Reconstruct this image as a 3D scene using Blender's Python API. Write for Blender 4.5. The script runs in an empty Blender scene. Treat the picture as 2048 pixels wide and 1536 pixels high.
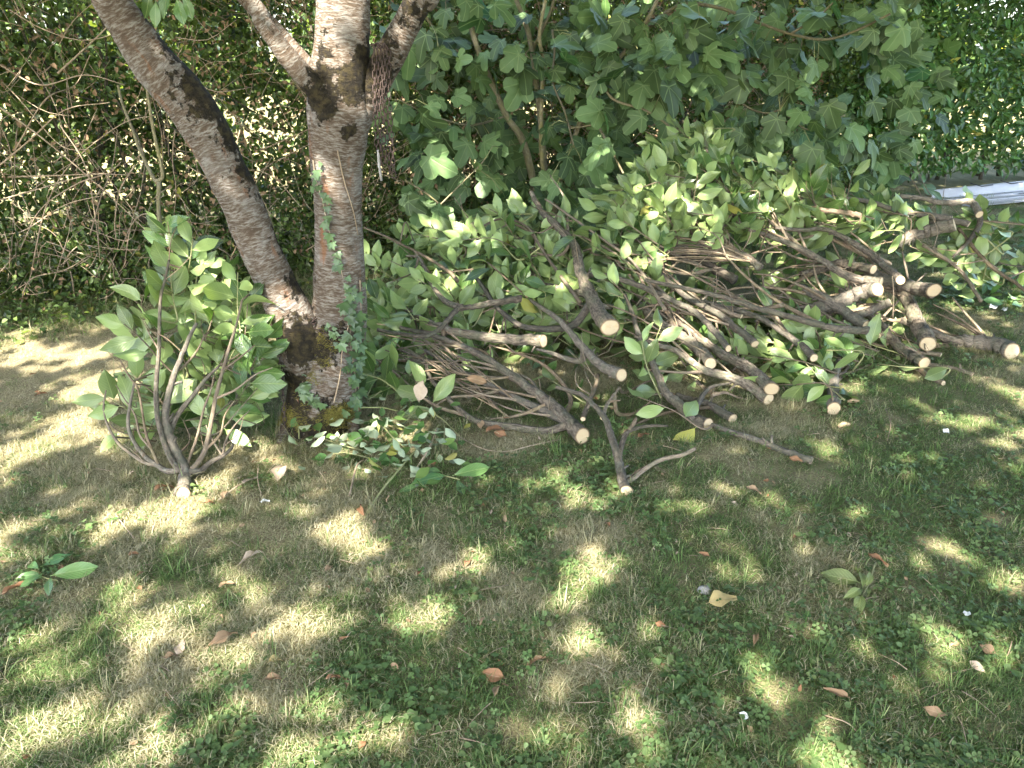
import bpy, math, random
import numpy as np
from mathutils import Vector, Matrix

random.seed(7)
RNG = np.random.default_rng(7)
SC = bpy.context.scene
COL = SC.collection
R = math.radians

# ------------------------------------------------------------------ camera
CAM_H, PITCH, FPX = 1.6, R(23.5), 1547.0
cam_d = bpy.data.cameras.new('camera')
cam = bpy.data.objects.new('camera', cam_d)
COL.objects.link(cam)
cam.location = (0, 0, CAM_H)
cam.rotation_euler = (R(90) - PITCH, 0, 0)
cam_d.sensor_width = 36.0
cam_d.lens = FPX / 2048 * 36.0
cam_d.clip_start, cam_d.clip_end = 0.05, 2000
SC.camera = cam

# ------------------------------------------------------------------ light
SUN_EL = R(50)
SUN_H = Vector((-0.42, -0.907))                     # horizontal direction towards the sun
SUN = Vector((SUN_H.x * math.cos(SUN_EL), SUN_H.y * math.cos(SUN_EL), math.sin(SUN_EL)))
world = bpy.data.worlds.new('World')
SC.world = world
world.use_nodes = True
wn = world.node_tree
sky = wn.nodes.new('ShaderNodeTexSky')
sky.sky_type = 'NISHITA'
sky.sun_disc = False
sky.dust_density = 2.5
sky.sun_elevation = SUN_EL
sky.sun_rotation = math.atan2(SUN_H.x, SUN_H.y)
bgn = wn.nodes['Background']
bgn.inputs[1].default_value = 0.15
wn.links.new(sky.outputs[0], bgn.inputs[0])
sun_d = bpy.data.lights.new('sun', 'SUN')
sun_d.energy = 3.4
sun_d.angle = R(0.53)
sun_d.color = (1.0, 0.945, 0.85)
sun_o = bpy.data.objects.new('sun', sun_d)
COL.objects.link(sun_o)
sun_o.rotation_euler = SUN.to_track_quat('Z', 'Y').to_euler()
SC.view_settings.view_transform = 'Standard'
SC.view_settings.look = 'None'
SC.view_settings.gamma = 1.0
SC.view_settings.exposure = 3.2
cy = SC.cycles
cy.max_bounces = 7
cy.diffuse_bounces = 4
cy.glossy_bounces = 2
cy.transmission_bounces = 3
cy.transparent_max_bounces = 4
cy.use_denoising = True

# ------------------------------------------------------------------ helpers: space
CP, SP = math.cos(PITCH), math.sin(PITCH)

def ray(px, py):
    v = (768 - py) / FPX
    return Vector(((px - 1024) / FPX, CP + v * SP, -SP + v * CP))

def at(px, py, Y):
    d = ray(px, py)
    t = Y / d.y
    return Vector((d.x * t, Y, CAM_H + d.z * t))

def pxm(px, py, Y):                                  # metres per photo pixel there
    return Y / ray(px, py).y / FPX

def gnd(px, py, z=0.0):
    d = ray(px, py)
    t = (CAM_H - z) / -d.z
    return Vector((d.x * t, d.y * t, z))

def hashv(i, j, k):
    n = (i * 374761393 + j * 668265263 + k * 2147483647) & 0xffffffff
    n = ((n ^ (n >> 13)) * 1274126177) & 0xffffffff
    return ((n ^ (n >> 16)) & 0xffff) / 65535.0

def vnoise(p, scale=1.0, seed=0):
    """value noise, p (N,3) -> (N,) in 0..1"""
    q = np.asarray(p, float) * scale + 1000.0
    i = np.floor(q).astype(np.int64)
    f = q - i
    f = f * f * (3 - 2 * f)
    out = 0
    for a in (0, 1):
        for b in (0, 1):
            for c in (0, 1):
                w = (f[:, 0] if a else 1 - f[:, 0]) * (f[:, 1] if b else 1 - f[:, 1]) * (f[:, 2] if c else 1 - f[:, 2])
                out = out + w * hashv(i[:, 0] + a + seed * 17, i[:, 1] + b, i[:, 2] + c)
    return out

def fnoise(p, scale, seed=0, oct=3):
    s, a, t = 0, 1.0, 0
    for o in range(oct):
        s = s + a * vnoise(p, scale * 2 ** o, seed + o * 5)
        t += a
        a *= 0.5
    return s / t

def sm(x, a, b):
    t = np.clip((x - a) / (b - a), 0, 1)
    return t * t * (3 - 2 * t)

def V3(*a):
    return np.array(a, float)

def rnd(a, b):
    return random.uniform(a, b)

def rvec(s=1.0):
    return Vector((random.gauss(0, s), random.gauss(0, s), random.gauss(0, s)))

def catmull(pts, per=6):
    P = [np.array(p, float) for p in pts]
    if len(P) == 2:
        return [P[0] + (P[1] - P[0]) * k / per for k in range(per + 1)]
    P = [2 * P[0] - P[1]] + P + [2 * P[-1] - P[-2]]
    out = []
    for i in range(1, len(P) - 2):
        a, b, c, d = P[i - 1:i + 3]
        for k in range(per):
            t = k / per
            out.append(0.5 * ((2 * b) + (c - a) * t + (2 * a - 5 * b + 4 * c - d) * t * t + (3 * b - a - 3 * c + d) * t ** 3))
    out.append(P[-2])
    return out

# ground height
def gz(x, y):
    p = np.stack([np.atleast_1d(np.asarray(x, float)), np.atleast_1d(np.asarray(y, float)), np.zeros_like(np.atleast_1d(np.asarray(x, float)))], 1)
    return (fnoise(p, 0.9, 3, 2) - 0.5) * 0.06 + (fnoise(p, 7.0, 9, 2) - 0.5) * 0.022

def gz1(x, y):
    return float(gz(x, y)[0])

# ------------------------------------------------------------------ helpers: objects
def tag(o, label=None, cat=None, group=None, kind=None):
    if label: o['label'] = label
    if cat: o['category'] = cat
    if group: o['group'] = group
    if kind: o['kind'] = kind
    return o

def empty(name, loc, label, cat, group=None):
    o = bpy.data.objects.new(name, None)
    o.empty_display_size = 0.05
    o.location = loc
    COL.objects.link(o)
    return tag(o, label, cat, group)

def link(name, me, parent=None):
    o = bpy.data.objects.new(name, me)
    COL.objects.link(o)
    if parent is not None:
        o.parent = parent
    return o

def mesh_np(name, V, F, mat, attrs=None, smooth=True):
    """V (N,3); F (M,k) array or list of arrays of one k each"""
    me = bpy.data.meshes.new(name)
    Fs = F if isinstance(F, list) else [F]
    Fs = [np.asarray(f, np.int32) for f in Fs if len(f)]
    V = np.asarray(V, np.float32)
    me.vertices.add(len(V))
    me.vertices.foreach_set('co', V.ravel())
    nl = sum(f.size for f in Fs)
    npol = sum(len(f) for f in Fs)
    me.loops.add(nl)
    me.loops.foreach_set('vertex_index', np.concatenate([f.ravel() for f in Fs]))
    me.polygons.add(npol)
    starts, o = [], 0
    for f in Fs:
        k = f.shape[1]
        starts.append(o + np.arange(len(f)) * k)
        o += f.size
    me.polygons.foreach_set('loop_start', np.concatenate(starts).astype(np.int32))
    if smooth:
        me.polygons.foreach_set('use_smooth', np.ones(npol, bool))
    for k, a in (attrs or {}).items():
        a = np.asarray(a, np.float32)
        if a.ndim == 1:
            me.attributes.new(k, 'FLOAT', 'POINT').data.foreach_set('value', a)
        else:
            me.attributes.new(k, 'FLOAT_VECTOR', 'POINT').data.foreach_set('vector', a.ravel())
    if mat is not None:
        me.materials.append(mat)
    me.update(calc_edges=True)
    me.validate()
    return me

def tube_arr(path, rad, n=8, lump=0.0, lscale=8.0, seed=0, cap=True, tilt=None):
    P = np.array(path, float)
    m = len(P)
    rad = np.interp(np.linspace(0, 1, m), np.linspace(0, 1, len(rad)), rad) if len(rad) != m else np.array(rad, float)
    T = np.gradient(P, axis=0)
    T /= np.linalg.norm(T, axis=1)[:, None] + 1e-9
    u = np.cross(T[0], V3(0.3, 0.1, 1))
    if np.linalg.norm(u) < 1e-3:
        u = np.cross(T[0], V3(1, 0, 0))
    u /= np.linalg.norm(u)
    ang = np.linspace(0, 2 * math.pi, n, endpoint=False)
    V, B, L = [], [], 0.0
    for i in range(m):
        u = u - T[i] * np.dot(u, T[i])
        u /= np.linalg.norm(u) + 1e-9
        w = np.cross(T[i], u)
        if i:
            L += np.linalg.norm(P[i] - P[i - 1])
        ring = np.cos(ang)[:, None] * u + np.sin(ang)[:, None] * w
        V.append(P[i] + ring * rad[i])
        B.append(np.stack([np.cos(ang) * rad[i], np.sin(ang) * rad[i], np.full(n, L)], 1))
    V, B = np.concatenate(V), np.concatenate(B)
    if lump:
        C = np.repeat(P, n, 0)
        d = V - C
        k = 1 + lump * 2 * (fnoise(V + seed * 3.1, lscale, seed) - 0.5)
        V = C + d * k[:, None]
    if tilt is not None:
        q = V[:n] - P[0]
        V[:n] += -T[0][None, :] * (q @ tilt)[:, None]
    i0 = np.arange(m - 1)[:, None] * n + np.arange(n)[None, :]
    i1 = np.arange(m - 1)[:, None] * n + (np.arange(n)[None, :] + 1) % n
    Q = np.stack([i0, i1, i1 + n, i0 + n], -1).reshape(-1, 4)
    Tr = np.zeros((0, 3), int)
    if cap:
        V = np.concatenate([V, P[-1:], P[:1]])
        B = np.concatenate([B, [[0, 0, L]], [[0, 0, 0]]])
        b = (m - 1) * n
        e = m * n
        k = np.arange(n)
        Tr = np.concatenate([np.stack([b + k, b + (k + 1) % n, np.full(n, e)], 1), np.stack([(k + 1) % n, k, np.full(n, e + 1)], 1)])
    return V, Q, Tr, B

def tube_obj(name, path, rad, mat, parent=None, base=None, n=8, **kw):
    V, Q, T, B = tube_arr(path, rad, n, **kw)
    if base is not None:
        V = V - np.array(base)
    return link(name, mesh_np(name, V, [Q, T], mat, {'bark': B}), parent)

class Multi:
    """several tubes collected as one part"""
    def __init__(s): s.V, s.Q, s.T, s.B, s.n = [], [], [], [], 0
    def add(s, path, rad, n=5, **kw):
        V, Q, T, B = tube_arr(path, rad, n, **kw)
        s.V.append(V); s.Q.append(Q + s.n); s.T.append(T + s.n); s.B.append(B); s.n += len(V)
    def obj(s, name, mat, parent=None, base=(0, 0, 0)):
        return link(name, mesh_np(name, np.concatenate(s.V) - np.array(base), [np.concatenate(s.Q), np.concatenate(s.T)], mat, {'bark': np.concatenate(s.B)}), parent)

# ------------------------------------------------------------------ materials
def newmat(name):
    m = bpy.data.materials.new(name)
    m.use_nodes = True
    nt = m.node_tree
    nt.nodes.clear()
    return m, nt

class N:
    def __init__(s, nt): s.nt = nt
    def __call__(s, typ, ins=None, **props):
        nd = s.nt.nodes.new(typ)
        for k, v in props.items():
            setattr(nd, k, v)
        for k, v in (ins or {}).items():
            if isinstance(v, bpy.types.NodeSocket):
                s.nt.links.new(v, nd.inputs[k])
            else:
                nd.inputs[k].default_value = v
        return nd
    def math(s, op, a, b=0.0, clamp=False):
        return s('ShaderNodeMath', {0: a, 1: b}, operation=op, use_clamp=clamp).outputs[0]
    def ramp(s, fac, stops, interp='LINEAR'):
        nd = s('ShaderNodeValToRGB', {0: fac})
        nd.color_ramp.interpolation = interp
        el = nd.color_ramp.elements
        while len(el) < len(stops):
            el.new(0.5)
        for e, (p, c) in zip(el, stops):
            e.position = p
            e.color = (*c, 1) if len(c) == 3 else c
        return nd.outputs[0]
    def mix(s, f, a, b, blend='MIX'):
        nd = s('ShaderNodeMix', data_type='RGBA', blend_type=blend)
        for k, v in ((0, f), (6, a), (7, b)):
            if isinstance(v, bpy.types.NodeSocket):
                s.nt.links.new(v, nd.inputs[k])
            else:
                nd.inputs[k].default_value = v if k == 0 or len(v) == 4 else (*v, 1)
        return nd.outputs[2]
    def noise(s, vec, scale, detail=3, rough=0.55, dist=0.0):
        return s('ShaderNodeTexNoise', {'Vector': vec, 'Scale': scale, 'Detail': detail, 'Roughness': rough, 'Distortion': dist}).outputs[0]
    def attr(s, name, typ='GEOMETRY'):
        return s('ShaderNodeAttribute', attribute_name=name, attribute_type=typ)
    def stretch(s, vec, sc):
        return s('ShaderNodeVectorMath', {0: vec, 1: sc}, operation='MULTIPLY').outputs[0]
    def out(s, shader):
        o = s.nt.nodes.new('ShaderNodeOutputMaterial')
        s.nt.links.new(shader, o.inputs[0])
    def bump(s, h, strength, dist):
        return s('ShaderNodeBump', {'Height': h, 'Strength': strength, 'Distance': dist}).outputs[0]

def pos(n):
    return n('ShaderNodeNewGeometry').outputs['Position']

def mat_leaf(name, top, under, vary=0.35, rough=0.42, trans=0.28, veins=True, yellow=0.03, transcol=None, spec=0.5, inst=False, warm_=0.35, palm=False):
    m, nt = newmat(name)
    n = N(nt)
    geo = n('ShaderNodeNewGeometry')
    rand = n('ShaderNodeObjectInfo').outputs['Random'] if not inst else n.attr('tint').outputs['Fac']
    luv = n.attr('luv')
    sep = n('ShaderNodeSeparateXYZ', {0: luv.outputs['Vector']})
    ax = n.math('ABSOLUTE', sep.outputs[0])
    big = n.noise(geo.outputs['Position'], 9.0, 2)
    v1 = n.math('MULTIPLY_ADD', rand, vary * 2)
    v1.node.inputs[2].default_value = 1 - vary
    v2 = n.math('MULTIPLY_ADD', big, 0.5)
    v2.node.inputs[2].default_value = 0.75
    vv = n.math('MULTIPLY', v1, v2)
    col = n.mix(geo.outputs['Backfacing'], top, under)
    # hue drift between leaves
    r2 = n.math('FRACT', n.math('MULTIPLY', rand, 7.31))
    warm = n.mix(0.5, col, (0.30, 0.30, 0.06))
    col = n.mix(n.math('MULTIPLY', r2, warm_), col, warm)
    yel = n.math('GREATER_THAN', n.math('FRACT', n.math('MULTIPLY', rand, 13.7)), 1 - yellow)
    col = n.mix(n.math('MULTIPLY', yel, 0.8), col, (0.36, 0.32, 0.07))
    col = n.mix(1.0, col, n('ShaderNodeCombineXYZ', {0: vv, 1: vv, 2: vv}).outputs[0], 'MULTIPLY')
    nrm = None
    if veins:
        rib = n.math('SUBTRACT', 1.0, n.math('SMOOTH_MIN', n.math('MULTIPLY', ax, 16.0), 1.0), clamp=True)
        vv_ = n.math('ADD', n.math('MULTIPLY', sep.outputs[1], 9.0), n.math('MULTIPLY', ax, -3.2))
        side = n.math('POWER', n.math('ABSOLUTE', n.math('SINE', n.math('MULTIPLY', vv_, math.pi))), 8.0)
        side2 = n.math('POWER', n.math('SUBTRACT', 1.0, n.math('ABSOLUTE', n.math('SINE', n.math('MULTIPLY', vv_, math.pi)))), 4.0)
        lines = n.math('MAXIMUM', rib, n.math('MULTIPLY', side2, 0.35))
        col = n.mix(n.math('MULTIPLY', lines, 0.55), col, (0.34, 0.40, 0.16))
        nrm = n.bump(n.math('SUBTRACT', side, n.math('MULTIPLY', rib, 2.0)), 0.22, 0.004)
    if palm:
        ln = None
        for a_ in (0.0, 48.0, 100.0):
            dd = n.math('ABSOLUTE', n.math('SUBTRACT', n.math('MULTIPLY', ax, math.cos(R(a_))), n.math('MULTIPLY', n.math('SUBTRACT', sep.outputs[1], 0.05), math.sin(R(a_)))))
            al = n.math('GREATER_THAN', n.math('ADD', n.math('MULTIPLY', ax, math.sin(R(a_))), n.math('MULTIPLY', n.math('SUBTRACT', sep.outputs[1], 0.05), math.cos(R(a_)))), 0.0)
            q = n.math('MULTIPLY', n.math('SUBTRACT', 1.0, n.math('MULTIPLY', dd, 38.0), clamp=True), al)
            ln = q if ln is None else n.math('MAXIMUM', ln, q)
        col = n.mix(n.math('MULTIPLY', ln, 0.7), col, (0.24, 0.32, 0.14))
        nz = n.noise(luv.outputs['Vector'], 9.0, 3)
        nrm = n.bump(n.math('ADD', nz, ln), 0.35, 0.006)
    p = n('ShaderNodeBsdfPrincipled', {'Base Color': col, 'Roughness': rough, 'Specular IOR Level': spec})
    if nrm is not None:
        nt.links.new(nrm, p.inputs['Normal'])
    tc = n.mix(1.0, col, (*(transcol or (1.6, 1.7, 0.55)), 1), 'MULTIPLY')
    t = n('ShaderNodeBsdfTranslucent', {'Color': tc})
    mx = n('ShaderNodeMixShader', {0: trans, 1: p.outputs[0], 2: t.outputs[0]})
    n.out(mx.outputs[0])
    return m

M = {}
M['laurel'] = mat_leaf('laurel_leaf', (0.060, 0.118, 0.030), (0.205, 0.275, 0.098), rough=0.30, trans=0.2, yellow=0.008, warm_=0.07, vary=0.42)
M['hedge_laurel'] = mat_leaf('laurel_hedge_leaf', (0.072, 0.170, 0.055), (0.13, 0.22, 0.07), rough=0.33, trans=0.2, yellow=0.003)
M['fig'] = mat_leaf('fig_leaf', (0.036, 0.096, 0.032), (0.09, 0.15, 0.055), vary=0.5, rough=0.5, trans=0.15, veins=False, yellow=0.006, spec=0.35, warm_=0.10, palm=True)
M['ivy'] = mat_leaf('ivy_leaf', (0.026, 0.062, 0.028), (0.07, 0.12, 0.045), rough=0.4, trans=0.15, veins=False, warm_=0.05, yellow=0.0)
M['mixed'] = mat_leaf('hedge_leaf', (0.066, 0.115, 0.030), (0.11, 0.16, 0.05), vary=0.65, rough=0.45, trans=0.3, veins=False, yellow=0.025, inst=True)
M['laurel_mass'] = mat_leaf('laurel_mass_leaf', (0.072, 0.165, 0.052), (0.12, 0.20, 0.06), vary=0.5, rough=0.35, trans=0.25, veins=False, yellow=0.012, inst=True)
M['cherry_leaf'] = mat_leaf('cherry_leaf', (0.06, 0.11, 0.03), (0.09, 0.14, 0.05), vary=0.4, trans=0.45, veins=False, inst=True)
M['bramble'] = mat_leaf('bramble_leaf', (0.06, 0.13, 0.035), (0.34, 0.40, 0.27), rough=0.6, trans=0.2, veins=False, yellow=0.06, spec=0.3)
M['wilted'] = mat_leaf('wilted_leaf', (0.13, 0.17, 0.06), (0.26, 0.31, 0.17), rough=0.6, trans=0.2, yellow=0.0)

def mat_dry(name, a, b, rough=0.75):
    m, nt = newmat(name)
    n = N(nt)
    oi = n('ShaderNodeObjectInfo')
    col = n.mix(n.math('FRACT', n.math('MULTIPLY', oi.outputs['Random'], 3.7)), a, b)
    nz = n.noise(pos(n), 60.0, 4)
    col = n.mix(n.math('MULTIPLY', nz, 0.5), col, (0.16, 0.09, 0.045))
    sep = n('ShaderNodeSeparateXYZ', {0: n.attr('luv').outputs['Vector']})
    ax = n.math('ABSOLUTE', sep.outputs[0])
    rib = n.math('SUBTRACT', 1.0, n.math('MULTIPLY', ax, 18.0), clamp=True)
    col = n.mix(n.math('MULTIPLY', rib, 0.5), col, (0.5, 0.4, 0.25))
    p = n('ShaderNodeBsdfPrincipled', {'Base Color': col, 'Roughness': rough, 'Specular IOR Level': 0.2, 'Normal': n.bump(nz, 0.4, 0.004)})
    t = n('ShaderNodeBsdfTranslucent', {'Color': col})
    n.out(n('ShaderNodeMixShader', {0: 0.15, 1: p.outputs[0], 2: t.outputs[0]}).outputs[0])
    return m

M['dry'] = mat_dry('dry_leaf', (0.38, 0.27, 0.165), (0.30, 0.19, 0.105))
M['dry_pale'] = mat_dry('dry_leaf_pale', (0.52, 0.42, 0.32), (0.46, 0.37, 0.27))
M['dry_rust'] = mat_dry('dry_leaf_rust', (0.30, 0.16, 0.085), (0.25, 0.12, 0.06))
M['dry_yellow'] = mat_dry('dry_leaf_yellow', (0.50, 0.38, 0.15), (0.50, 0.40, 0.18))

def mat_bark(name, dark, light, green=None, gamt=0.0, rough=0.85, sc=(62, 62, 24), bump=0.8):
    m, nt = newmat(name)
    n = N(nt)
    bk = n.attr('bark').outputs['Vector']
    oi = n('ShaderNodeObjectInfo').outputs['Random']
    vec = n('ShaderNodeVectorMath', {0: bk, 1: n('ShaderNodeCombineXYZ', {2: n.math('MULTIPLY', oi, 9.0)}).outputs[0]}, operation='ADD').outputs[0]
    a = n.noise(n.stretch(vec, sc), 1.6, 5, 0.6)
    b = n.noise(vec, 14.0, 3)
    col = n.ramp(a, [(0.36, dark), (0.52, tuple((x + y) / 2 for x, y in zip(dark, light))), (0.66, light)])
    if green:
        g = n.ramp(b, [(0.48, (0, 0, 0)), (0.62, (1, 1, 1))])
        col = n.mix(n.math('MULTIPLY', g, gamt), col, green)
    hue = n.math('FRACT', n.math('MULTIPLY', oi, 5.3))
    col = n.mix(n.math('MULTIPLY', hue, 0.40), col, (0.14, 0.13, 0.11))
    lich = n.noise(vec, 30.0, 4, 0.6)
    col = n.mix(n.math('MULTIPLY', n.ramp(lich, [(0.60, (0, 0, 0)), (0.68, (1, 1, 1))]), 0.35), col, (0.27, 0.27, 0.21))
    # lenticels and knots
    c = n.noise(n.stretch(vec, (60, 60, 170)), 1.0, 2)
    col = n.mix(n.math('MULTIPLY', n.ramp(c, [(0.60, (0, 0, 0)), (0.70, (1, 1, 1))]), 0.35), col, (0.26, 0.20, 0.14))
    k = n.math('MULTIPLY_ADD', oi, 0.7)
    k.node.inputs[2].default_value = 0.65
    col = n.mix(1.0, col, n('ShaderNodeCombineXYZ', {0: k, 1: k, 2: k}).outputs[0], 'MULTIPLY')
    h = n.math('ADD', a, n.math('MULTIPLY', c, 0.5))
    p = n('ShaderNodeBsdfPrincipled', {'Base Color': col, 'Roughness': rough, 'Specular IOR Level': 0.25, 'Normal': n.bump(h, bump, 0.006)})
    n.out(p.outputs[0])
    return m

M['bark'] = mat_bark('laurel_bark', (0.040, 0.030, 0.021), (0.205, 0.165, 0.120), (0.085, 0.092, 0.05), 0.5)
M['twig'] = mat_bark('laurel_twig', (0.12, 0.080, 0.048), (0.27, 0.20, 0.13), (0.16, 0.17, 0.07), 0.3)
M['figbark'] = mat_bark('fig_bark', (0.13, 0.11, 0.06), (0.30, 0.26, 0.15), (0.22, 0.20, 0.06), 0.6)
M['hedgebark'] = mat_bark('hedge_bark', (0.045, 0.035, 0.025), (0.12, 0.095, 0.065), (0.07, 0.08, 0.03), 0.5)
M['cane'] = mat_bark('dry_cane', (0.26, 0.18, 0.11), (0.46, 0.36, 0.24))
M['petiole'] = mat_bark('green_stem', (0.24, 0.25, 0.09), (0.34, 0.34, 0.14))

def mat_cherry():
    m, nt = newmat('cherry_bark')
    n = N(nt)
    bk = n.attr('bark').outputs['Vector']
    moss = n.attr('moss').outputs['Fac']
    w = n.noise(bk, 9.0, 3)
    vec = n('ShaderNodeVectorMath', {0: bk, 1: n('ShaderNodeCombineXYZ', {2: n.math('MULTIPLY', w, 0.03)}).outputs[0]}, operation='ADD').outputs[0]
    a = n.noise(n.stretch(vec, (20, 20, 95)), 1.0, 9, 0.75)
    fine = n.noise(n.stretch(vec, (40, 40, 190)), 1.0, 4, 0.6)
    big = n.noise(bk, 6.0, 4, 0.6)
    base = n.ramp(a, [(0.36, (0.045, 0.032, 0.022)), (0.46, (0.15, 0.108, 0.074)), (0.55, (0.275, 0.240, 0.198)), (0.72, (0.43, 0.40, 0.35))])
    base = n.mix(n.math('MULTIPLY', n.ramp(fine, [(0.43, (1, 1, 1)), (0.52, (0, 0, 0))]), 0.75), base, (0.13, 0.09, 0.06))
    # grey-white lichen film
    gl = n.ramp(big, [(0.52, (0, 0, 0)), (0.68, (1, 1, 1))])
    base = n.mix(n.math('MULTIPLY', gl, n.math('MULTIPLY', a, 0.9)), base, (0.40, 0.385, 0.35))
    # rust streaks
    rs = n.noise(n.stretch(bk, (9, 9, 2.6)), 1.3, 5, 0.6)
    base = n.mix(n.math('MULTIPLY', n.ramp(rs, [(0.60, (0, 0, 0)), (0.70, (1, 1, 1))]), 0.75), base, (0.30, 0.13, 0.055))
    # moss and black crust
    pn = n.noise(pos(n), 26.0, 5, 0.65)
    mm = n.ramp(n.math('ADD', moss, n.math('MULTIPLY', n.math('SUBTRACT', pn, 0.5), 2.2)), [(0.44, (0, 0, 0)), (0.56, (1, 1, 1))])
    mcol = n.mix(n.ramp(n.noise(pos(n), 45.0, 4), [(0.45, (0, 0, 0)), (0.62, (1, 1, 1))]), (0.022, 0.017, 0.011), (0.060, 0.046, 0.020))
    base = n.mix(mm, base, mcol)
    h = n.math('ADD', n.math('MULTIPLY', a, 1.0), n.math('ADD', n.math('MULTIPLY', fine, 0.4), n.math('MULTIPLY', mm, n.math('MULTIPLY', pn, 1.2))))
    p = n('ShaderNodeBsdfPrincipled', {'Base Color': base, 'Roughness': 0.85, 'Specular IOR Level': 0.25, 'Normal': n.bump(h, 1.0, 0.016)})
    n.out(p.outputs[0])
    return m
M['cherry'] = mat_cherry()

def mat_cut():
    m, nt = newmat('cut_wood')
    n = N(nt)
    d = n.attr('disc').outputs['Vector']
    ln = n('ShaderNodeVectorMath', {0: d}, operation='LENGTH').outputs['Value']
    nz = n.noise(d, 2.5, 3)
    rr = n.math('ADD', ln, n.math('MULTIPLY', nz, 0.12))
    rings = n.math('SINE', n.math('MULTIPLY', rr, 46.0))
    saw = n('ShaderNodeTexWave', {'Vector': d, 'Scale': 4.5, 'Distortion': 1.5, 'Detail': 2.0}).outputs['Fac']
    col = n.mix(n.math('MULTIPLY_ADD', rings, 0.14), (0.60, 0.49, 0.32), (0.50, 0.38, 0.22))
    col.node.inputs[0].links[0].from_node.inputs[2].default_value = 0.22
    col = n.mix(n.math('MULTIPLY', saw, 0.3), col, (0.64, 0.53, 0.35))
    oi = n('ShaderNodeObjectInfo').outputs['Random']
    pith = n.ramp(rr, [(0.05, (1, 1, 1)), (0.14, (0, 0, 0))])
    col = n.mix(n.math('MULTIPLY', pith, 0.55), col, (0.35, 0.20, 0.09))
    stain = n.ramp(n.noise(d, 1.6, 3), [(0.52, (0, 0, 0)), (0.7, (1, 1, 1))])
    col = n.mix(n.math('MULTIPLY', stain, n.math('MULTIPLY', oi, 0.5)), col, (0.55, 0.36, 0.16))
    tone = n.math('FRACT', n.math('MULTIPLY', oi, 7.7))
    col = n.mix(n.math('MULTIPLY', tone, 0.5), col, (0.45, 0.33, 0.19))
    crack = n.ramp(n.noise(n.stretch(d, (1.2, 9.0, 1.0)), 2.0, 4), [(0.30, (1, 1, 1)), (0.36, (0, 0, 0))])
    col = n.mix(n.math('MULTIPLY', crack, 0.6), col, (0.30, 0.18, 0.09))
    rim = n.ramp(rr, [(0.86, (0, 0, 0)), (0.985, (1, 1, 1))])
    col = n.mix(rim, col, (0.17, 0.115, 0.065))
    p = n('ShaderNodeBsdfPrincipled', {'Base Color': col, 'Roughness': 0.8, 'Specular IOR Level': 0.2, 'Normal': n.bump(n.math('ADD', saw, rings), 0.25, 0.002)})
    n.out(p.outputs[0])
    return m
M['cut'] = mat_cut()

def mat_simple(name, col, rough=0.7, metal=0.0, nscale=40.0, namt=0.4, col2=None, bump=0.2):
    m, nt = newmat(name)
    n = N(nt)
    nz = n.noise(n('ShaderNodeTexCoord').outputs['Object'], nscale, 5, 0.6)
    c = n.mix(n.math('MULTIPLY', n.ramp(nz, [(0.35, (0, 0, 0)), (0.65, (1, 1, 1))]), namt), col, col2 or tuple(x * 0.5 for x in col))
    p = n('ShaderNodeBsdfPrincipled', {'Base Color': c, 'Roughness': rough, 'Metallic': metal, 'Normal': n.bump(nz, bump, 0.004)})
    n.out(p.outputs[0])
    return m
M['rust'] = mat_simple('rusty_iron', (0.060, 0.036, 0.027), 0.85, 0.0, 120, 0.7, (0.03, 0.02, 0.017))
M['white'] = mat_simple('white_coated_metal', (0.50, 0.52, 0.56), 0.5, 0.0, 7, 0.5, (0.36, 0.38, 0.41), 0.03)
M['stone'] = mat_simple('grey_stone', (0.34, 0.32, 0.30), 0.9, 0.0, 60, 0.6, (0.2, 0.19, 0.17), 0.5)
M['petal'] = mat_simple('pale_petal', (0.75, 0.74, 0.70), 0.7, 0.0, 50, 0.3)
M['hole_shadow'] = mat_simple('hole_shadow_black', (0.02, 0.02, 0.02), 0.6)  # near black, stands in for the panel's shadow lines and holes

def mat_blade(name, green, dry, rough=0.6, trans=0.3):
    m, nt = newmat(name)
    n = N(nt)
    dr = n.attr('dry', 'INSTANCER').outputs['Fac']
    tn = n.attr('tint').outputs['Fac']          # per blade
    rnd_ = n('ShaderNodeObjectInfo').outputs['Random']
    f = n.math('ADD', dr, n.math('MULTIPLY', n.math('SUBTRACT', tn, 0.5), 0.9), clamp=True)
    f = n.ramp(f, [(0.35, (0, 0, 0)), (0.65, (1, 1, 1))])
    g = n.mix(tn, green[0], green[1])
    d = n.mix(rnd_, dry[0], dry[1])
    col = n.mix(f, g, d)
    k = n.math('MULTIPLY_ADD', rnd_, 0.5)
    k.node.inputs[2].default_value = 0.75
    col = n.mix(1.0, col, n('ShaderNodeCombineXYZ', {0: k, 1: k, 2: k}).outputs[0], 'MULTIPLY')
    p = n('ShaderNodeBsdfPrincipled', {'Base Color': col, 'Roughness': rough, 'Specular IOR Level': 0.3})
    t = n('ShaderNodeBsdfTranslucent', {'Color': n.mix(1.0, col, (1.3, 1.35, 0.6, 1), 'MULTIPLY')})
    n.out(n('ShaderNodeMixShader', {0: trans, 1: p.outputs[0], 2: t.outputs[0]}).outputs[0])
    return m
M['grass'] = mat_blade('grass_blades', ((0.075, 0.135, 0.036), (0.165, 0.230, 0.075)), ((0.43, 0.38, 0.23), (0.31, 0.28, 0.165)))
M['thatch'] = mat_blade('dead_grass', ((0.17, 0.18, 0.075), (0.28, 0.26, 0.12)), ((0.45, 0.40, 0.26), (0.32, 0.285, 0.19)))
M['clover'] = mat_blade('clover_leaves', ((0.080, 0.135, 0.042), (0.145, 0.205, 0.080)), ((0.15, 0.20, 0.06), (0.18, 0.2, 0.07)), 0.5, 0.3)
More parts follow.
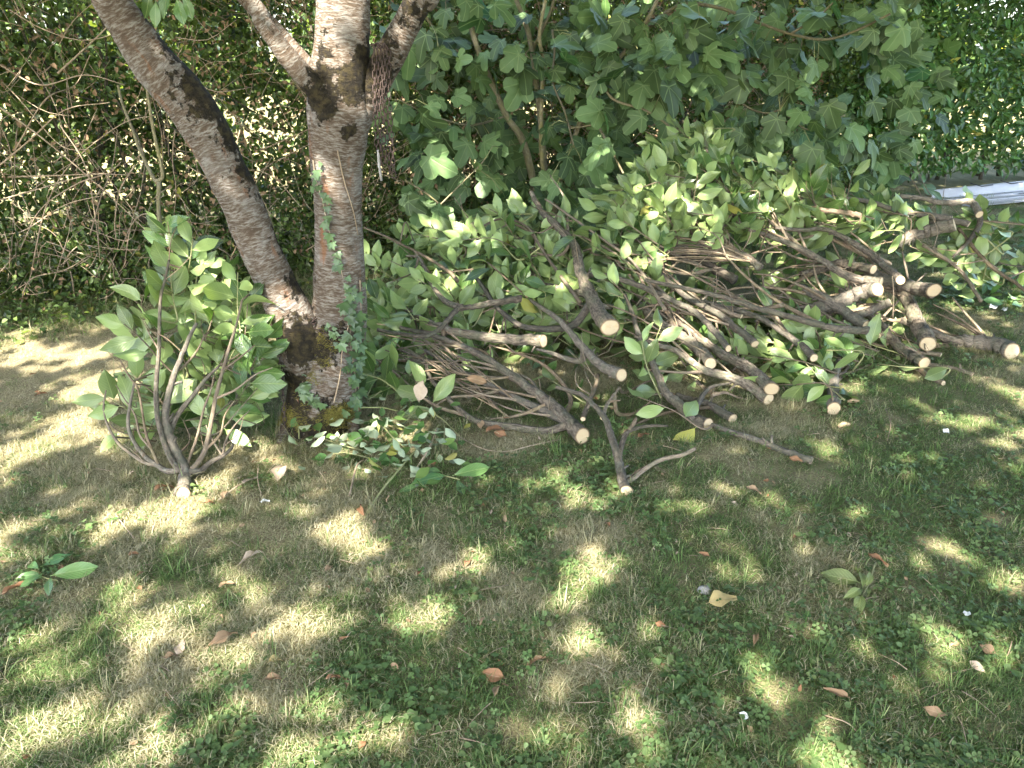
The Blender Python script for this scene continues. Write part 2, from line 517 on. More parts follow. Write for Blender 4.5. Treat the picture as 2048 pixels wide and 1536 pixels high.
M['moss'] = mat_blade('moss_tips', ((0.16, 0.15, 0.03), (0.25, 0.21, 0.05)), ((0.28, 0.22, 0.06), (0.2, 0.17, 0.05)), 0.9, 0.2)

def mat_ground():
    m, nt = newmat('lawn_soil')
    n = N(nt)
    P = pos(n)
    dry = n.attr('dry').outputs['Fac']
    bare = n.attr('bare').outputs['Fac']
    far = n.attr('far').outputs['Fac']
    a = n.noise(P, 22.0, 6, 0.65)
    b = n.noise(P, 140.0, 4, 0.6)
    c = n.noise(P, 3.0, 4, 0.6)
    soil = n.mix(a, (0.10, 0.082, 0.05), (0.22, 0.18, 0.115))
    thatch = n.mix(b, (0.13, 0.11, 0.06), (0.36, 0.31, 0.17))
    green = n.mix(b, (0.05, 0.065, 0.022), (0.12, 0.15, 0.045))
    col = n.mix(n.ramp(n.math('ADD', n.math('MULTIPLY', a, 0.5), n.math('MULTIPLY', dry, 0.7)), [(0.42, (0, 0, 0)), (0.75, (1, 1, 1))]), n.mix(n.ramp(b, [(0.4, (0, 0, 0)), (0.6, (1, 1, 1))]), soil, green), thatch)
    pale = n.mix(n.ramp(b, [(0.35, (0, 0, 0)), (0.62, (1, 1, 1))]), (0.14, 0.105, 0.062), n.mix(a, (0.30, 0.25, 0.14), (0.48, 0.42, 0.24)))
    col = n.mix(n.math('MULTIPLY', bare, 0.9), col, pale)
    fieldc = n.mix(c, (0.20, 0.175, 0.075), (0.27, 0.23, 0.11))
    col = n.mix(far, col, fieldc)
    h = n.math('ADD', n.math('MULTIPLY', a, 1.5), b)
    p = n('ShaderNodeBsdfPrincipled', {'Base Color': col, 'Roughness': 0.95, 'Specular IOR Level': 0.1, 'Normal': n.bump(h, 0.8, 0.015)})
    n.out(p.outputs[0])
    return m
M['ground'] = mat_ground()

# ------------------------------------------------------------------ masks of the lawn
def hedge_line(x):
    return 7.25 + 0.62 * np.asarray(x, float)

def dry_mask(x, y):
    p = np.stack([x, y, np.zeros_like(x)], 1)
    d = fnoise(p, 3.0, 21, 3) * 0.70 + fnoise(p, 11.0, 23, 2) * 0.45 - 0.15
    d = d - 0.10 * sm(x, 0.0, 1.2) * sm(-y, -3.6, -1.8)       # greener to the front, this side of the pile
    d = d + 0.07 * sm(-x, 0.0, 1.2)
    return np.clip((d - 0.5) * 3.2 + 0.50, 0, 1)

def bare_mask(x, y):
    p = np.stack([x, y, np.zeros_like(x)], 1)
    e = ((x + 2.55) / 1.35) ** 2 + ((y - 3.95) / 0.62) ** 2
    b = np.clip(1.25 - e, 0, 1) + (fnoise(p, 5.0, 31, 3) - 0.5) * 0.9
    b = sm(b, 0.30, 0.6)
    e2 = ((x + 0.93) / 0.35) ** 2 + ((y - 2.30) / 0.22) ** 2
    b = np.maximum(b, 0.8 * sm(1.1 - e2 + (fnoise(p, 9.0, 33, 2) - 0.5) * 1.2, 0.4, 0.9))
    b = np.maximum(b, 0.65 * sm(fnoise(p, 5.5, 37, 3), 0.645, 0.72))
    return b

# ------------------------------------------------------------------ the ground
def axis_pts(lo, hi, step, far, grow=1.25):
    a = list(np.arange(lo, hi + 1e-6, step))
    s, x = step, lo
    L = []
    while x > -far:
        s *= grow; x -= s; L.append(x)
    s, x = step, hi
    Rr = []
    while x < far:
        s *= grow; x += s; Rr.append(x)
    return np.array(L[::-1] + a + Rr)
gx = axis_pts(-4.5, 7.0, 0.05, 400)
gy = axis_pts(0.6, 9.0, 0.05, 400)
GX, GY = np.meshgrid(gx, gy)
x, y = GX.ravel(), GY.ravel()
fade = sm(12.0 - np.hypot(x, y - 4), 0, 4)
z = gz(x, y) * fade - 0.0 + sm(np.hypot(x, y - 4), 10, 60) * -0.2
nx, ny = len(gx), len(gy)
ii = np.arange(nx * ny).reshape(ny, nx)
Q = np.stack([ii[:-1, :-1], ii[:-1, 1:], ii[1:, 1:], ii[1:, :-1]], -1).reshape(-1, 4)
far = sm(y - hedge_line(x), -0.1, 0.8)
me = mesh_np('lawn', np.stack([x, y, z], 1), Q, M['ground'], {'dry': dry_mask(x, y), 'bare': bare_mask(x, y) * (1 - far), 'far': far})
tag(link('lawn', me), 'patchy dry lawn running from the camera to the hedges and the sunlit field beyond', 'lawn', kind='structure')

# ------------------------------------------------------------------ leaf meshes
def leaf_mesh(name, mat, prof, wid, fold=0.18, curl=0.25, wave=0.03, twist=0.0, seed=0, petiole=0.08):
    """unit-long leaf along +Y, upper side +Z; prof: half-width at rows"""
    rs = np.random.default_rng(seed)
    m = len(prof)
    t = np.linspace(0, 1, m)
    V, U = [], []
    for i in range(m):
        w = prof[i] * wid
        c = -curl * t[i] ** 2 * 0.5
        for k, s in enumerate((-1, -0.5, 0, 0.5, 1)):
            xx = s * w
            zz = c + abs(s) * w * fold + wave * math.sin(t[i] * 9 + seed + s * 2) * abs(s)
            a = twist * t[i]
            V.append((xx * math.cos(a) - zz * math.sin(a), petiole + t[i] * (1 - petiole) * (1 - 0.12 * abs(curl) * t[i]), zz * math.cos(a) + xx * math.sin(a)))
            U.append((s * prof[i], t[i], 0))
    Q = []
    for i in range(m - 1):
        for k in range(4):
            a = i * 5 + k
            Q.append((a, a + 1, a + 6, a + 5))
    n0 = len(V)
    V += [(-0.008, 0, 0), (0.008, 0, 0), (0.008, petiole + 0.03, 0.004), (-0.008, petiole + 0.03, 0.004)]
    U += [(0, 0, 0)] * 4
    Q.append((n0, n0 + 1, n0 + 2, n0 + 3))
    return mesh_np(name, np.array(V), np.array(Q), mat, {'luv': np.array(U)})

LAUREL_PROF = [0.03, 0.55, 0.90, 1.0, 0.88, 0.50, 0.02]
LAUREL_SLIM = [0.03, 0.50, 0.85, 1.0, 0.92, 0.62, 0.03]
def leaf_set(base, mat, n=6, w=(0.19, 0.24), curls=(0.1, 0.6), prof=LAUREL_PROF, fold=(0.08, 0.3)):
    return [leaf_mesh(base, mat, prof, w[0] + (w[1] - w[0]) * i / max(1, n - 1), fold[0] + (fold[1] - fold[0]) * ((i * 3) % n) / n,
                      curls[0] + (curls[1] - curls[0]) * ((i * 5) % n) / n, 0.03, 0.25 * ((i % 3) - 1), i) for i in range(n)]
LEAF = {
    'laurel': leaf_set('laurel_leaf', M['laurel'], 12, (0.19, 0.26), (-0.25, 1.0), LAUREL_PROF, (0.02, 0.55)),
    'hedge': leaf_set('hedge_leaf', M['hedge_laurel'], 6, (0.16, 0.21), (0.1, 0.7), LAUREL_SLIM),
    'wilted': leaf_set('wilted_leaf', M['wilted'], 4, (0.16, 0.22), (0.5, 1.1), LAUREL_PROF, (0.4, 0.9)),
    'bramble': leaf_set('bramble_leaf', M['bramble'], 5, (0.24, 0.30), (0.1, 0.6), LAUREL_PROF, (0.1, 0.5)),
}

def poly_leaf(name, mat, outline, seed, cup=0.15, droop=0.4, wave=0.04):
    """broad lobed leaf from an outline (list of (x,y)), base at origin"""
    O = np.array(outline, float)
    n = len(O)
    ctr = np.array([0, 0.30])
    V, U = [(0, 0.0, 0)], [(0, 0, 0)]
    def zf(x, y, e):
        r = math.hypot(x, y)
        return cup * abs(x) * 0.8 - droop * max(0, y) ** 2 * 0.6 - 0.35 * droop * x * x + wave * math.sin(x * 9 + y * 7 + seed) * e
    for f in (0.5, 1.0):
        for (xx, yy) in O:
            q = np.array([xx, yy]) * f
            V.append((q[0], q[1], zf(q[0], q[1], f)))
            U.append((q[0], q[1], 0))
    F3 = [(0, 1 + k, 1 + k + 1) for k in range(n - 1)]
    F4 = [(1 + k, 1 + n + k, 1 + n + k + 1, 1 + k + 1) for k in range(n - 1)]
    return mesh_np(name, np.array(V), [np.array(F4), np.array([(a, c, b) for a, b, c in F3])][::-1] if False else [np.array([(a, b, c) for a, b, c in F3]), np.array(F4)], mat, {'luv': np.array(U)})

def fig_outline(depth, seed):
    rs = np.random.default_rng(seed)
    lobes = [(-118, 0.40), (-62, 0.74), (0, 1.0), (62, 0.74), (118, 0.40)]
    pts = []
    for a in np.linspace(-165, 165, 29):
        r = 0.0
        for la, ll in lobes:
            r = max(r, ll * math.exp(-(abs(a - la) / (42 - 10 * depth)) ** 3 * 0.9))
        r = max(r, 0.50 - 0.16 * depth) * (1 + rs.uniform(-0.035, 0.035))
        if abs(a) > 140:
            r *= 0.72
        pts.append((r * math.sin(R(a)) * 0.82, 0.10 + r * math.cos(R(a)) * 0.86))
    return pts
LEAF['fig'] = [poly_leaf('fig_leaf', M['fig'], fig_outline((0.2, 0.9, 0.5, 1.0, 0.1, 0.7)[i], i), i, 0.10 + 0.05 * (i % 3), 0.35 + 0.1 * (i % 4)) for i in range(6)]
IVY_OUT = [(-0.06, 0.02), (-0.42, -0.02), (-0.62, 0.16), (-0.34, 0.30), (-0.50, 0.62), (-0.20, 0.56), (0, 1.0), (0.20, 0.56), (0.50, 0.62), (0.34, 0.30), (0.62, 0.16), (0.42, -0.02), (0.06, 0.02)]
LEAF['ivy'] = [poly_leaf('ivy_leaf', M['ivy'], [(a * (0.8 + 0.08 * i), b) for a, b in IVY_OUT], i, 0.1, 0.25) for i in range(4)]

def leaf_matrix(p, d, nrm, L):
    d = Vector(d).normalized()
    nrm = Vector(nrm)
    nrm = nrm - d * nrm.dot(d)
    if nrm.length < 1e-3:
        nrm = d.orthogonal()
    nrm.normalize()
    s = d.cross(nrm)
    return Matrix(((s.x * L, d.x * L, nrm.x * L, p[0]), (s.y * L, d.y * L, nrm.y * L, p[1]), (s.z * L, d.z * L, nrm.z * L, p[2]), (0, 0, 0, 1)))

NLEAF = [0]
def put_leaf(kind, parent, base, p, d, nrm, L, name='leaf'):
    me = random.choice(LEAF[kind])
    o = bpy.data.objects.new(name, me)
    COL.objects.link(o)
    o.parent = parent
    o.matrix_basis = leaf_matrix(Vector(p) - Vector(base), d, nrm, L)
    NLEAF[0] += 1
    return o

def leaf_cloud(P, D, Nn, L, W, fold=0.25):
    """numpy foliage mesh: two folded quads per leaf"""
    P, D, Nn = (np.asarray(a, float) for a in (P, D, Nn))
    D = D / np.linalg.norm(D, axis=1)[:, None]
    Nn = Nn - D * np.sum(D * Nn, 1)[:, None]
    Nn /= np.linalg.norm(Nn, axis=1)[:, None] + 1e-9
    S = np.cross(D, Nn)
    L, W = np.asarray(L)[:, None], np.asarray(W)[:, None]
    def at_(s, t, zf):
        return P + D * L * t + S * W * s + Nn * W * zf - Nn * L * 0.18 * t * t
    rows = [at_(0, 0, 0), at_(-0.42, 0.3, fold), at_(-0.42, 0.65, fold), at_(0, 1, 0), at_(0.42, 0.65, fold), at_(0.42, 0.3, fold)]
    V = np.stack(rows, 1).reshape(-1, 3)
    k = np.arange(len(P))[:, None] * 6
    Q = np.concatenate([k + np.array([[0, 3, 2, 1]]), k + np.array([[0, 5, 4, 3]])])
    luv = np.tile(np.array([[0, 0, 0], [-1, .3, 0], [-1, .65, 0], [0, 1, 0], [1, .65, 0], [1, .3, 0]], float), (len(P), 1))
    tint = np.repeat(RNG.random(len(P)), 6)
    return V, Q, {'luv': luv, 'tint': tint}

def rand_unit(n):
    v = RNG.normal(size=(n, 3))
    return v / np.linalg.norm(v, axis=1)[:, None]

# ------------------------------------------------------------------ cut ends
def cut_disc(parent, base, p, axis, r, name='cut_end', mat=None, tilt=None):
    tl_ = Vector(tilt) if tilt is not None else Vector((0, 0, 0))
    axis = Vector(axis).normalized()
    u = axis.orthogonal().normalized()
    w = axis.cross(u)
    n = 22
    V, D = [(p[0] + axis.x * 0.0015, p[1] + axis.y * 0.0015, p[2] + axis.z * 0.0015)], [(0, 0, 0)]
    ph = rnd(0, 6)
    for f in (0.55, 1.0):
        for k in range(n):
            a = 2 * math.pi * k / n
            rr = r * f * (1.0 + 0.035 * math.sin(2 * a + ph) + 0.02 * math.sin(5 * a + ph * 2))
            e_ = (u * math.cos(a) + w * math.sin(a)) * rr
            q = Vector(p) + e_ + axis * (e_.dot(tl_) + (0.0015 + rnd(-.0008, .0008) if f < 1 else 0.0004))
            V.append(tuple(q)); D.append((math.cos(a) * f, math.sin(a) * f, 0))
    T = [(0, 1 + k, 1 + (k + 1) % n) for k in range(n)]
    Q = [(1 + k, 1 + n + k, 1 + n + (k + 1) % n, 1 + (k + 1) % n) for k in range(n)]
    me = mesh_np(name, np.array(V) - np.array(base), [np.array(T), np.array(Q)], mat or M['cut'], {'disc': np.array(D)})
    return link(name, me, parent)

# ------------------------------------------------------------------ laurel branches
def ysurf(px, py):
    return 3.1 + (865 - py) * 0.0038 + max(0.0, px - 1300) * 0.00054

class Branch:
    def __init__(s, label, cut, rpx, path, dy=0.0, group='cut laurel branches heaped on the lawn', cut_face=True, name='cut_branch', cat='cut branch', tipr=0.3, yfun=None, mat=None, steep=0.20):
        s.yf = yfun or ysurf
        pts = [cut] + list(path)
        s.pts = []
        if yfun is not None:
            steep = 0.0
        for q in pts:
            sd = math.hypot(q[0] - cut[0], q[1] - cut[1])
            d = dy + (q[2] if len(q) > 2 else 0.0) - steep * 0.62 * math.exp(-sd / 80.0) + steep * 0.38
            P = at(q[0], q[1], s.yf(q[0], q[1]) + d)
            s.pts.append(P)
        r0 = 0.94 * rpx * pxm(cut[0], cut[1], s.yf(cut[0], cut[1]) + dy)
        s.st = steep
        for k, P in enumerate(s.pts):
            low = gz1(P.x, P.y) + r0 * (1 - 0.6 * k / len(s.pts)) * 0.85
            if P.z < low:
                P.z = low
        s.r0 = r0
        s.path = catmull([tuple(p) for p in s.pts], 6)
        s.base = Vector((s.pts[0].x, s.pts[0].y, gz1(s.pts[0].x, s.pts[0].y)))
        s.root = empty(name, s.base, label, cat, group)
        s.nl = 0
        m = len(s.path)
        s.rad = [r0 * (1 - (1 - tipr) * (k / (m - 1)) ** 0.8) for k in range(m)]
        for _ in range(max(2, m // 9)):
            kk = random.randrange(2, m)
            s.rad[kk] *= rnd(1.03, 1.11)
        s.px = [(q[0], q[1]) for q in pts]
        s.rpx = rpx
        s.path = [p if k < 2 else p + np.array(rvec(0.09)) * s.rad[k] for k, p in enumerate(s.path)]
        s.mat = mat or (M['bark'] if rpx > 6 else M['twig'])
        # a slightly swollen sawn end
        tv = np.array(rvec(0.16)) if cut_face else None
        tube_obj('main_stem', s.path, s.rad, s.mat, s.root, s.base, tilt=tv, n=14 if rpx > 8 else 9, lump=0.10, lscale=34, seed=len(label))
        s.all = [(np.array(p), rr) for p, rr in zip(s.path, s.rad)]
        if cut_face:
            ax = Vector(s.path[0] - s.path[1]).normalized()
            cut_disc(s.root, s.base, s.path[0], ax, r0 * 1.0, tilt=tv)
            for _ in range(3 if rpx > 6 else 1):
                s.spur()
    def spur(s):
        k = random.randrange(2, max(3, len(s.path) - 2))
        p = Vector(s.path[k])
        t = Vector(s.path[min(k + 1, len(s.path) - 1)] - s.path[k - 1]).normalized()
        d = (t.orthogonal().normalized() + rvec(.6)).normalized()
        d = (d - t * d.dot(t) + t * .6).normalized()
        ln = s.rad[k] + rnd(.012, .05)
        r_ = min(s.rad[k] * .5, rnd(.003, .006))
        tube_obj('spur', [tuple(p), tuple(p + d * ln * .6 + rvec(.003)), tuple(p + d * ln)], [r_ * 1.5, r_, r_ * .9], s.mat, s.root, s.base, n=6, lump=.2)
    def side(s, path, rpx, cut=False, dy=0.0, tipr=0.35, name='side_stem', n=7):
        pts = [at(q[0], q[1], s.yf(q[0], q[1]) + dy + s.st * 0.3 + (q[2] if len(q) > 2 else 0.0)) for q in path]
        r = rpx * pxm(path[0][0], path[0][1], s.yf(path[0][0], path[0][1]))
        # start on the wood already there
        j = min(range(len(s.all)), key=lambda k: np.linalg.norm(s.all[k][0] - np.array(pts[0])))
        pts[0] = Vector(s.all[j][0])
        for P in pts:
            P.z = max(P.z, gz1(P.x, P.y) + r * 0.7)
        pa = catmull([tuple(p) for p in pts], 5)
        m = len(pa)
        ra = [r * (1 - (1 - tipr) * k / (m - 1)) for k in range(m)]
        tube_obj(name, pa, ra, M['bark'] if rpx > 6 else M['twig'], s.root, s.base, n=n, lump=0.12, lscale=30, seed=m)
        s.all += [(np.array(p), rr) for p, rr in zip(pa, ra)]
        if cut:
            cut_disc(s.root, s.base, pa[-1], Vector(pa[-1] - pa[-2]), ra[-1])
        return s
    def twigs(s, k, L=(0.12, 0.3), frm=0.35, bias=(-0.35, 0.35, 0.25)):
        for _ in range(k):
            p, r = s.all[random.randrange(int(len(s.path) * frm), len(s.all))]
            d = (Vector(bias) * 1.2 + rvec(0.5)).normalized()
            ln = rnd(*L)
            q1 = Vector(p) + d * ln * 0.5 + rvec(0.02)
            q2 = q1 + (d + rvec(0.35)).normalized() * ln * 0.5
            for q in (q1, q2):
                q.z = max(q.z, 0.02)
            rr = min(r * 0.6, rnd(0.0022, 0.0042))
            tube_obj('twig', catmull([p, tuple(q1), tuple(q2)], 4), [rr, rr * 0.4], M['twig'], s.root, s.base, n=5)
    def shoot(s, tgt, d, ln=0.34, nleaf=12, size=(0.085, 0.135), kind='laurel'):
        """a leafy shoot whose leafy end is centred on tgt; grows from the nearest wood"""
        d = Vector(d).normalized()
        tgt = Vector(tgt)
        a = tgt - d * ln * 0.55
        b = tgt + d * ln * 0.45
        for q in (a, b):
            q.z = max(q.z, 0.04)
        j = min(range(len(s.all)), key=lambda k: np.linalg.norm(s.all[k][0] - np.array(a)))
        p0 = Vector(s.all[j][0])
        gap = (a - p0).length
        pts = [tuple(p0), tuple(a), tuple((a + b) * 0.5 + rvec(0.015)), tuple(b)] if gap > 0.08 else [tuple(a), tuple((a + b) * 0.5 + rvec(0.015)), tuple(b)]
        pa = catmull(pts, 5)
        r = min(s.all[j][1] * 0.8, 0.0055)
        st = tube_obj('shoot', pa, [r, r * 0.35], M['twig'] if random.random() < 0.7 else M['petiole'], s.root, s.base, n=5)
        m = len(pa)
        i0 = 5 if gap > 0.08 else 0
        nleaf = min(nleaf, 290 - s.nl)
        ph = rnd(0, 6)
        face = (Vector((rnd(-.5, .5), -0.75, 0.62)) + rvec(0.38)).normalized()
        flip = -1 if random.random() < 0.78 else 1
        for k in range(max(0, nleaf)):
            f = (k + rnd(0, 0.6)) / nleaf
            fi = i0 + f * (m - 1 - i0)
            i = min(int(fi), m - 2)
            p = pa[i] + (pa[i + 1] - pa[i]) * (fi - i)
            t = Vector(pa[i + 1] - pa[i]).normalized()
            fc = (face - t * face.dot(t) * 0.75).normalized()
            sd = t.cross(fc).normalized() * (1 if k % 2 else -1)
            dd = sd * (1.05 - 0.45 * f) + t * (0.45 + 0.75 * f) + Vector((0, 0, -0.2)) + rvec(0.25)
            nn = fc * flip + rvec(0.38)
            put_leaf(kind, st, s.base, p, dd, nn, rnd(*size) * rnd(1.1, 1.6) * (1 - 0.22 * f * f))
            s.nl += 1
        return st

BR = []
def B(*a, **k):
    b = Branch(*a, **k)
    BR.append(b)
    return b

# ================================================================== cherry tree
TY = 3.22
tree = empty('cherry_tree', gnd(645, 868), 'old cherry tree with forked trunk, peeling silvery bark and dark moss patches', 'tree')
TB = tree.location.copy()
MOSS = []
def moss_at(px, py, rpx, Y, k=1.0):
    MOSS.append((np.array(at(px, py, Y)), rpx * pxm(px, py, Y), k))
for q in [(412, 185, 46, TY - .1), (358, 85, 34, TY - .1), (462, 262, 34, TY - .05), (490, 340, 30, TY - .05), (400, 135, 36, TY - .05), (345, 50, 26, TY - .05), (440, 205, 40, TY), (470, 300, 34, TY), (505, 400, 26, TY), (545, 490, 30, TY), (592, 570, 24, TY - .04), (606, 640, 30, TY),
          (640, 200, 32, TY - .1), (700, 182, 24, TY - .1), (735, 150, 46, TY - .05), (752, 105, 34, TY), (830, 15, 26, TY), (800, 55, 16, TY), (640, 150, 22, TY - .1), (640, 95, 16, TY - .1), (704, 262, 16, TY - .1),
          (610, 690, 44, TY - .15), (645, 700, 30, TY - .17), (590, 770, 30, TY - .1), (590, 850, 60, TY - .1), (680, 680, 28, TY - .15), (670, 865, 50, TY - .2), (300, 40, 18, TY - .1),
          (620, 340, 10, TY - .1), (640, 60, 14, TY - .1)]:
    moss_at(*q)
def cherry_tube(name, pts, rpx, n=28, per=10, lump=0.16, ends=None, seed=1):
    P = [at(a, b, Y) for a, b, Y in pts] + [Vector(e) for e in (ends or [])]
    rr = [r * pxm(a, b, Y) for r, (a, b, Y) in zip(rpx, pts)] + list(rpx[len(pts):])
    path = catmull([tuple(p) for p in P], per)
    rad = np.interp(np.linspace(0, len(rr) - 1, len(path)), range(len(rr)), rr)
    V, Q, T, Bk = tube_arr(path, rad, n, lump=lump, lscale=7, seed=seed)
    mo = np.zeros(len(V))
    for c, r, k in MOSS:
        d = np.linalg.norm(V - c, axis=1)
        mo = np.maximum(mo, k * 1.15 * np.exp(-(d / r) ** 2 * 0.6))
    o = link(name, mesh_np(name, V - np.array(TB), [Q, T], M['cherry'], {'bark': Bk, 'moss': mo}), tree)
    return path, rad
g0 = gnd(640, 880)
trunk_path, trunk_rad = cherry_tube('trunk', [(636, 905, TY - 0.02), (640, 868, TY - 0.02), (646, 820, TY - 0.01), (652, 750, TY), (668, 690, TY + .01), (678, 640, TY + .02), (679, 560, TY + .02), (677, 450, TY + .02), (675, 330, TY + .02), (679, 240, TY + .02), (681, 160, TY + .02), (684, 80, TY + .02), (686, 0, TY + .02), (688, -60, TY + .02)],
    [92, 84, 74, 66, 60, 52, 49, 48, 51, 60, 60, 55, 53, 52, 0.095, 0.08, 0.05], ends=[(-0.58, 3.2, 2.5), (-0.5, 2.9, 3.3), (-0.35, 2.5, 4.3)], n=40, per=14, lump=0.13, seed=3)
stemL, _ = cherry_tube('trunk_fork', [(622, 745, TY - .02), (606, 690, TY - .03), (590, 645, TY - .04), (556, 580, TY - .05), (520, 500, TY - .05), (484, 410, TY - .05), (446, 330, TY - .06), (412, 262, TY - .07), (358, 185, TY - .09), (306, 125, TY - .11), (262, 60, TY - .13), (224, 0, TY - .15), (188, -70, TY - .17)],
    [52, 50, 45, 41, 39, 39, 41, 45, 46, 42, 38, 36, 36, 0.065, 0.05, 0.03], ends=[(-2.0, 2.9, 2.3), (-2.4, 2.6, 3.2), (-2.7, 2.2, 4.2)], n=32, per=12, lump=0.14, seed=5)
cherry_tube('limb', [(712, 250, TY + .03), (728, 205, TY + .04), (748, 165, TY + .04), (772, 125, TY + .03), (802, 68, TY + .02), (834, 5, TY), (868, -60, TY - .02)], [30, 32, 32, 30, 28, 28, 27, 0.045, 0.03], ends=[(-0.05, 3.0, 2.6), (0.5, 2.6, 3.9)], n=24, lump=0.16, seed=7)
cherry_tube('limb', [(668, 215, TY - .05), (640, 185, TY - .07), (606, 148, TY - .09), (566, 100, TY - .12), (525, 45, TY - .14), (486, -10, TY - .16)], [26, 24, 21, 19, 17, 16, 0.028, 0.02], ends=[(-1.35, 2.9, 2.2), (-1.7, 2.3, 3.4)], n=20, lump=0.22, seed=9)
cherry_tube('limb', [(640, 152, TY + .02), (620, 128, TY + .02), (584, 88, TY + .02), (548, 46, TY + .02), (506, -8, TY + .02)], [13, 11, 9.5, 9, 8.5, 0.014, 0.01], ends=[(-1.3, 3.5, 2.3), (-1.6, 3.4, 3.2)], n=14, lump=0.3, seed=11)
# root flare
for k, (a, b) in enumerate([((585, 865), (548, 905)), ((690, 850), (722, 870)), ((625, 880), (610, 912))]):
    p0, p1 = at(*a, TY - .05), gnd(*b)
    tube_obj('root', catmull([tuple(p0 + Vector((0, 0, .03))), tuple((p0 + p1) * .5 + Vector((0, 0, .012))), tuple(p1 - Vector((0, 0, .03)))], 5), [0.055, 0.035, 0.012], M['cherry'], tree, TB, n=12, lump=0.2)

# crown: foliage high above the lawn, out of the picture; its leaves are laid out to cast the dappled shade
FL = []     # sun flecks: centre and half-axes on the ground along x and y, metres
def fleck(px, py, rx, ry):
    c = gnd(px, py)
    a = gnd(px + rx, py)
    b, d = gnd(px, py - ry), gnd(px, py + ry)
    FL.append((c.x, c.y, abs(a.x - c.x) * 1.22 + .03, abs(b.y - d.y) / 2 * 1.22 + .03))
for q in [(75, 715, 125, 34), (175, 770, 75, 22), (55, 905, 60, 46), (135, 862, 90, 24), (35, 965, 35, 20), (225, 905, 30, 14), (110, 1058, 85, 34), (20, 1125, 34, 34), (165, 1035, 40, 14),
          (290, 1190, 62, 20), (470, 1165, 56, 24), (545, 1212, 36, 30), (645, 1085, 52, 36), (715, 1125, 40, 24), (370, 1062, 50, 12), (330, 1290, 54, 22), (60, 1345, 72, 52), (25, 1435, 46, 40),
          (265, 1445, 56, 26), (285, 1500, 46, 26), (425, 1440, 52, 26), (500, 1395, 62, 44), (630, 1425, 52, 30), (690, 1440, 36, 26), (555, 1355, 30, 20), (560, 1515, 40, 18), (60, 1500, 60, 20),
          (742, 1130, 32, 28), (930, 1100, 36, 32), (882, 1167, 38, 11), (835, 1215, 30, 38), (718, 1232, 34, 44), (845, 1258, 36, 20), (1148, 1150, 42, 44), (1070, 1062, 17, 17), (1175, 1262, 32, 15),
          (1275, 1300, 22, 50), (905, 1440, 32, 20), (1085, 1400, 48, 44), (930, 1352, 52, 32), (1150, 1490, 26, 24), (1190, 1005, 55, 18), (1180, 970, 60, 18), (1420, 975, 28, 13), (1540, 1005, 46, 26),
          (1645, 892, 26, 10), (1695, 855, 24, 8), (1800, 762, 42, 10), (1905, 842, 54, 18), (1985, 850, 54, 22), (2030, 795, 18, 28), (1420, 1062, 18, 18), (1850, 1252, 44, 16), (1890, 1292, 52, 24),
          (1945, 1315, 52, 30), (1985, 1352, 36, 28), (1760, 1312, 26, 16), (1842, 1402, 26, 22), (1592, 1400, 13, 28), (700, 960, 34, 16), (640, 1000, 40, 16), (520, 960, 50, 14), (520, 900, 40, 16), (420, 960, 46, 12),
          (330, 1040, 40, 10), (820, 870, 60, 12), (650, 910, 60, 14), (1020, 1480, 20, 16), (1500, 1440, 16, 14), (590, 1290, 26, 16), (210, 1250, 40, 14), (120, 1440, 40, 24), (960, 1290, 16, 12), (20, 1290, 50, 30), (150, 1280, 40, 16), (380, 1500, 50, 24), (180, 1390, 50, 20), (120, 1520, 50, 20), (460, 1330, 36, 18), (740, 1500, 36, 16), (620, 1240, 30, 18), (410, 1230, 40, 14), (240, 1330, 40, 16), (1330, 1220, 16, 10), (1700, 1480, 16, 14), (1560, 1180, 14, 8), (1720, 1040, 22, 8), (1960, 1010, 22, 8), (1640, 1120, 16, 7), (1370, 1060, 16, 8), (2030, 1180, 26, 14), (2020, 930, 30, 10), (1460, 1180, 14, 8), (1030, 1230, 14, 12), (800, 1420, 18, 12), (1240, 1130, 18, 12)]:
    fleck(*q)
def fleck3(px, py, Y, r):
    p = at(px, py, Y)
    k = p.z / SUN.z
    FL.append((p.x - SUN.x * k, p.y - SUN.y * k, r, r * 1.35))
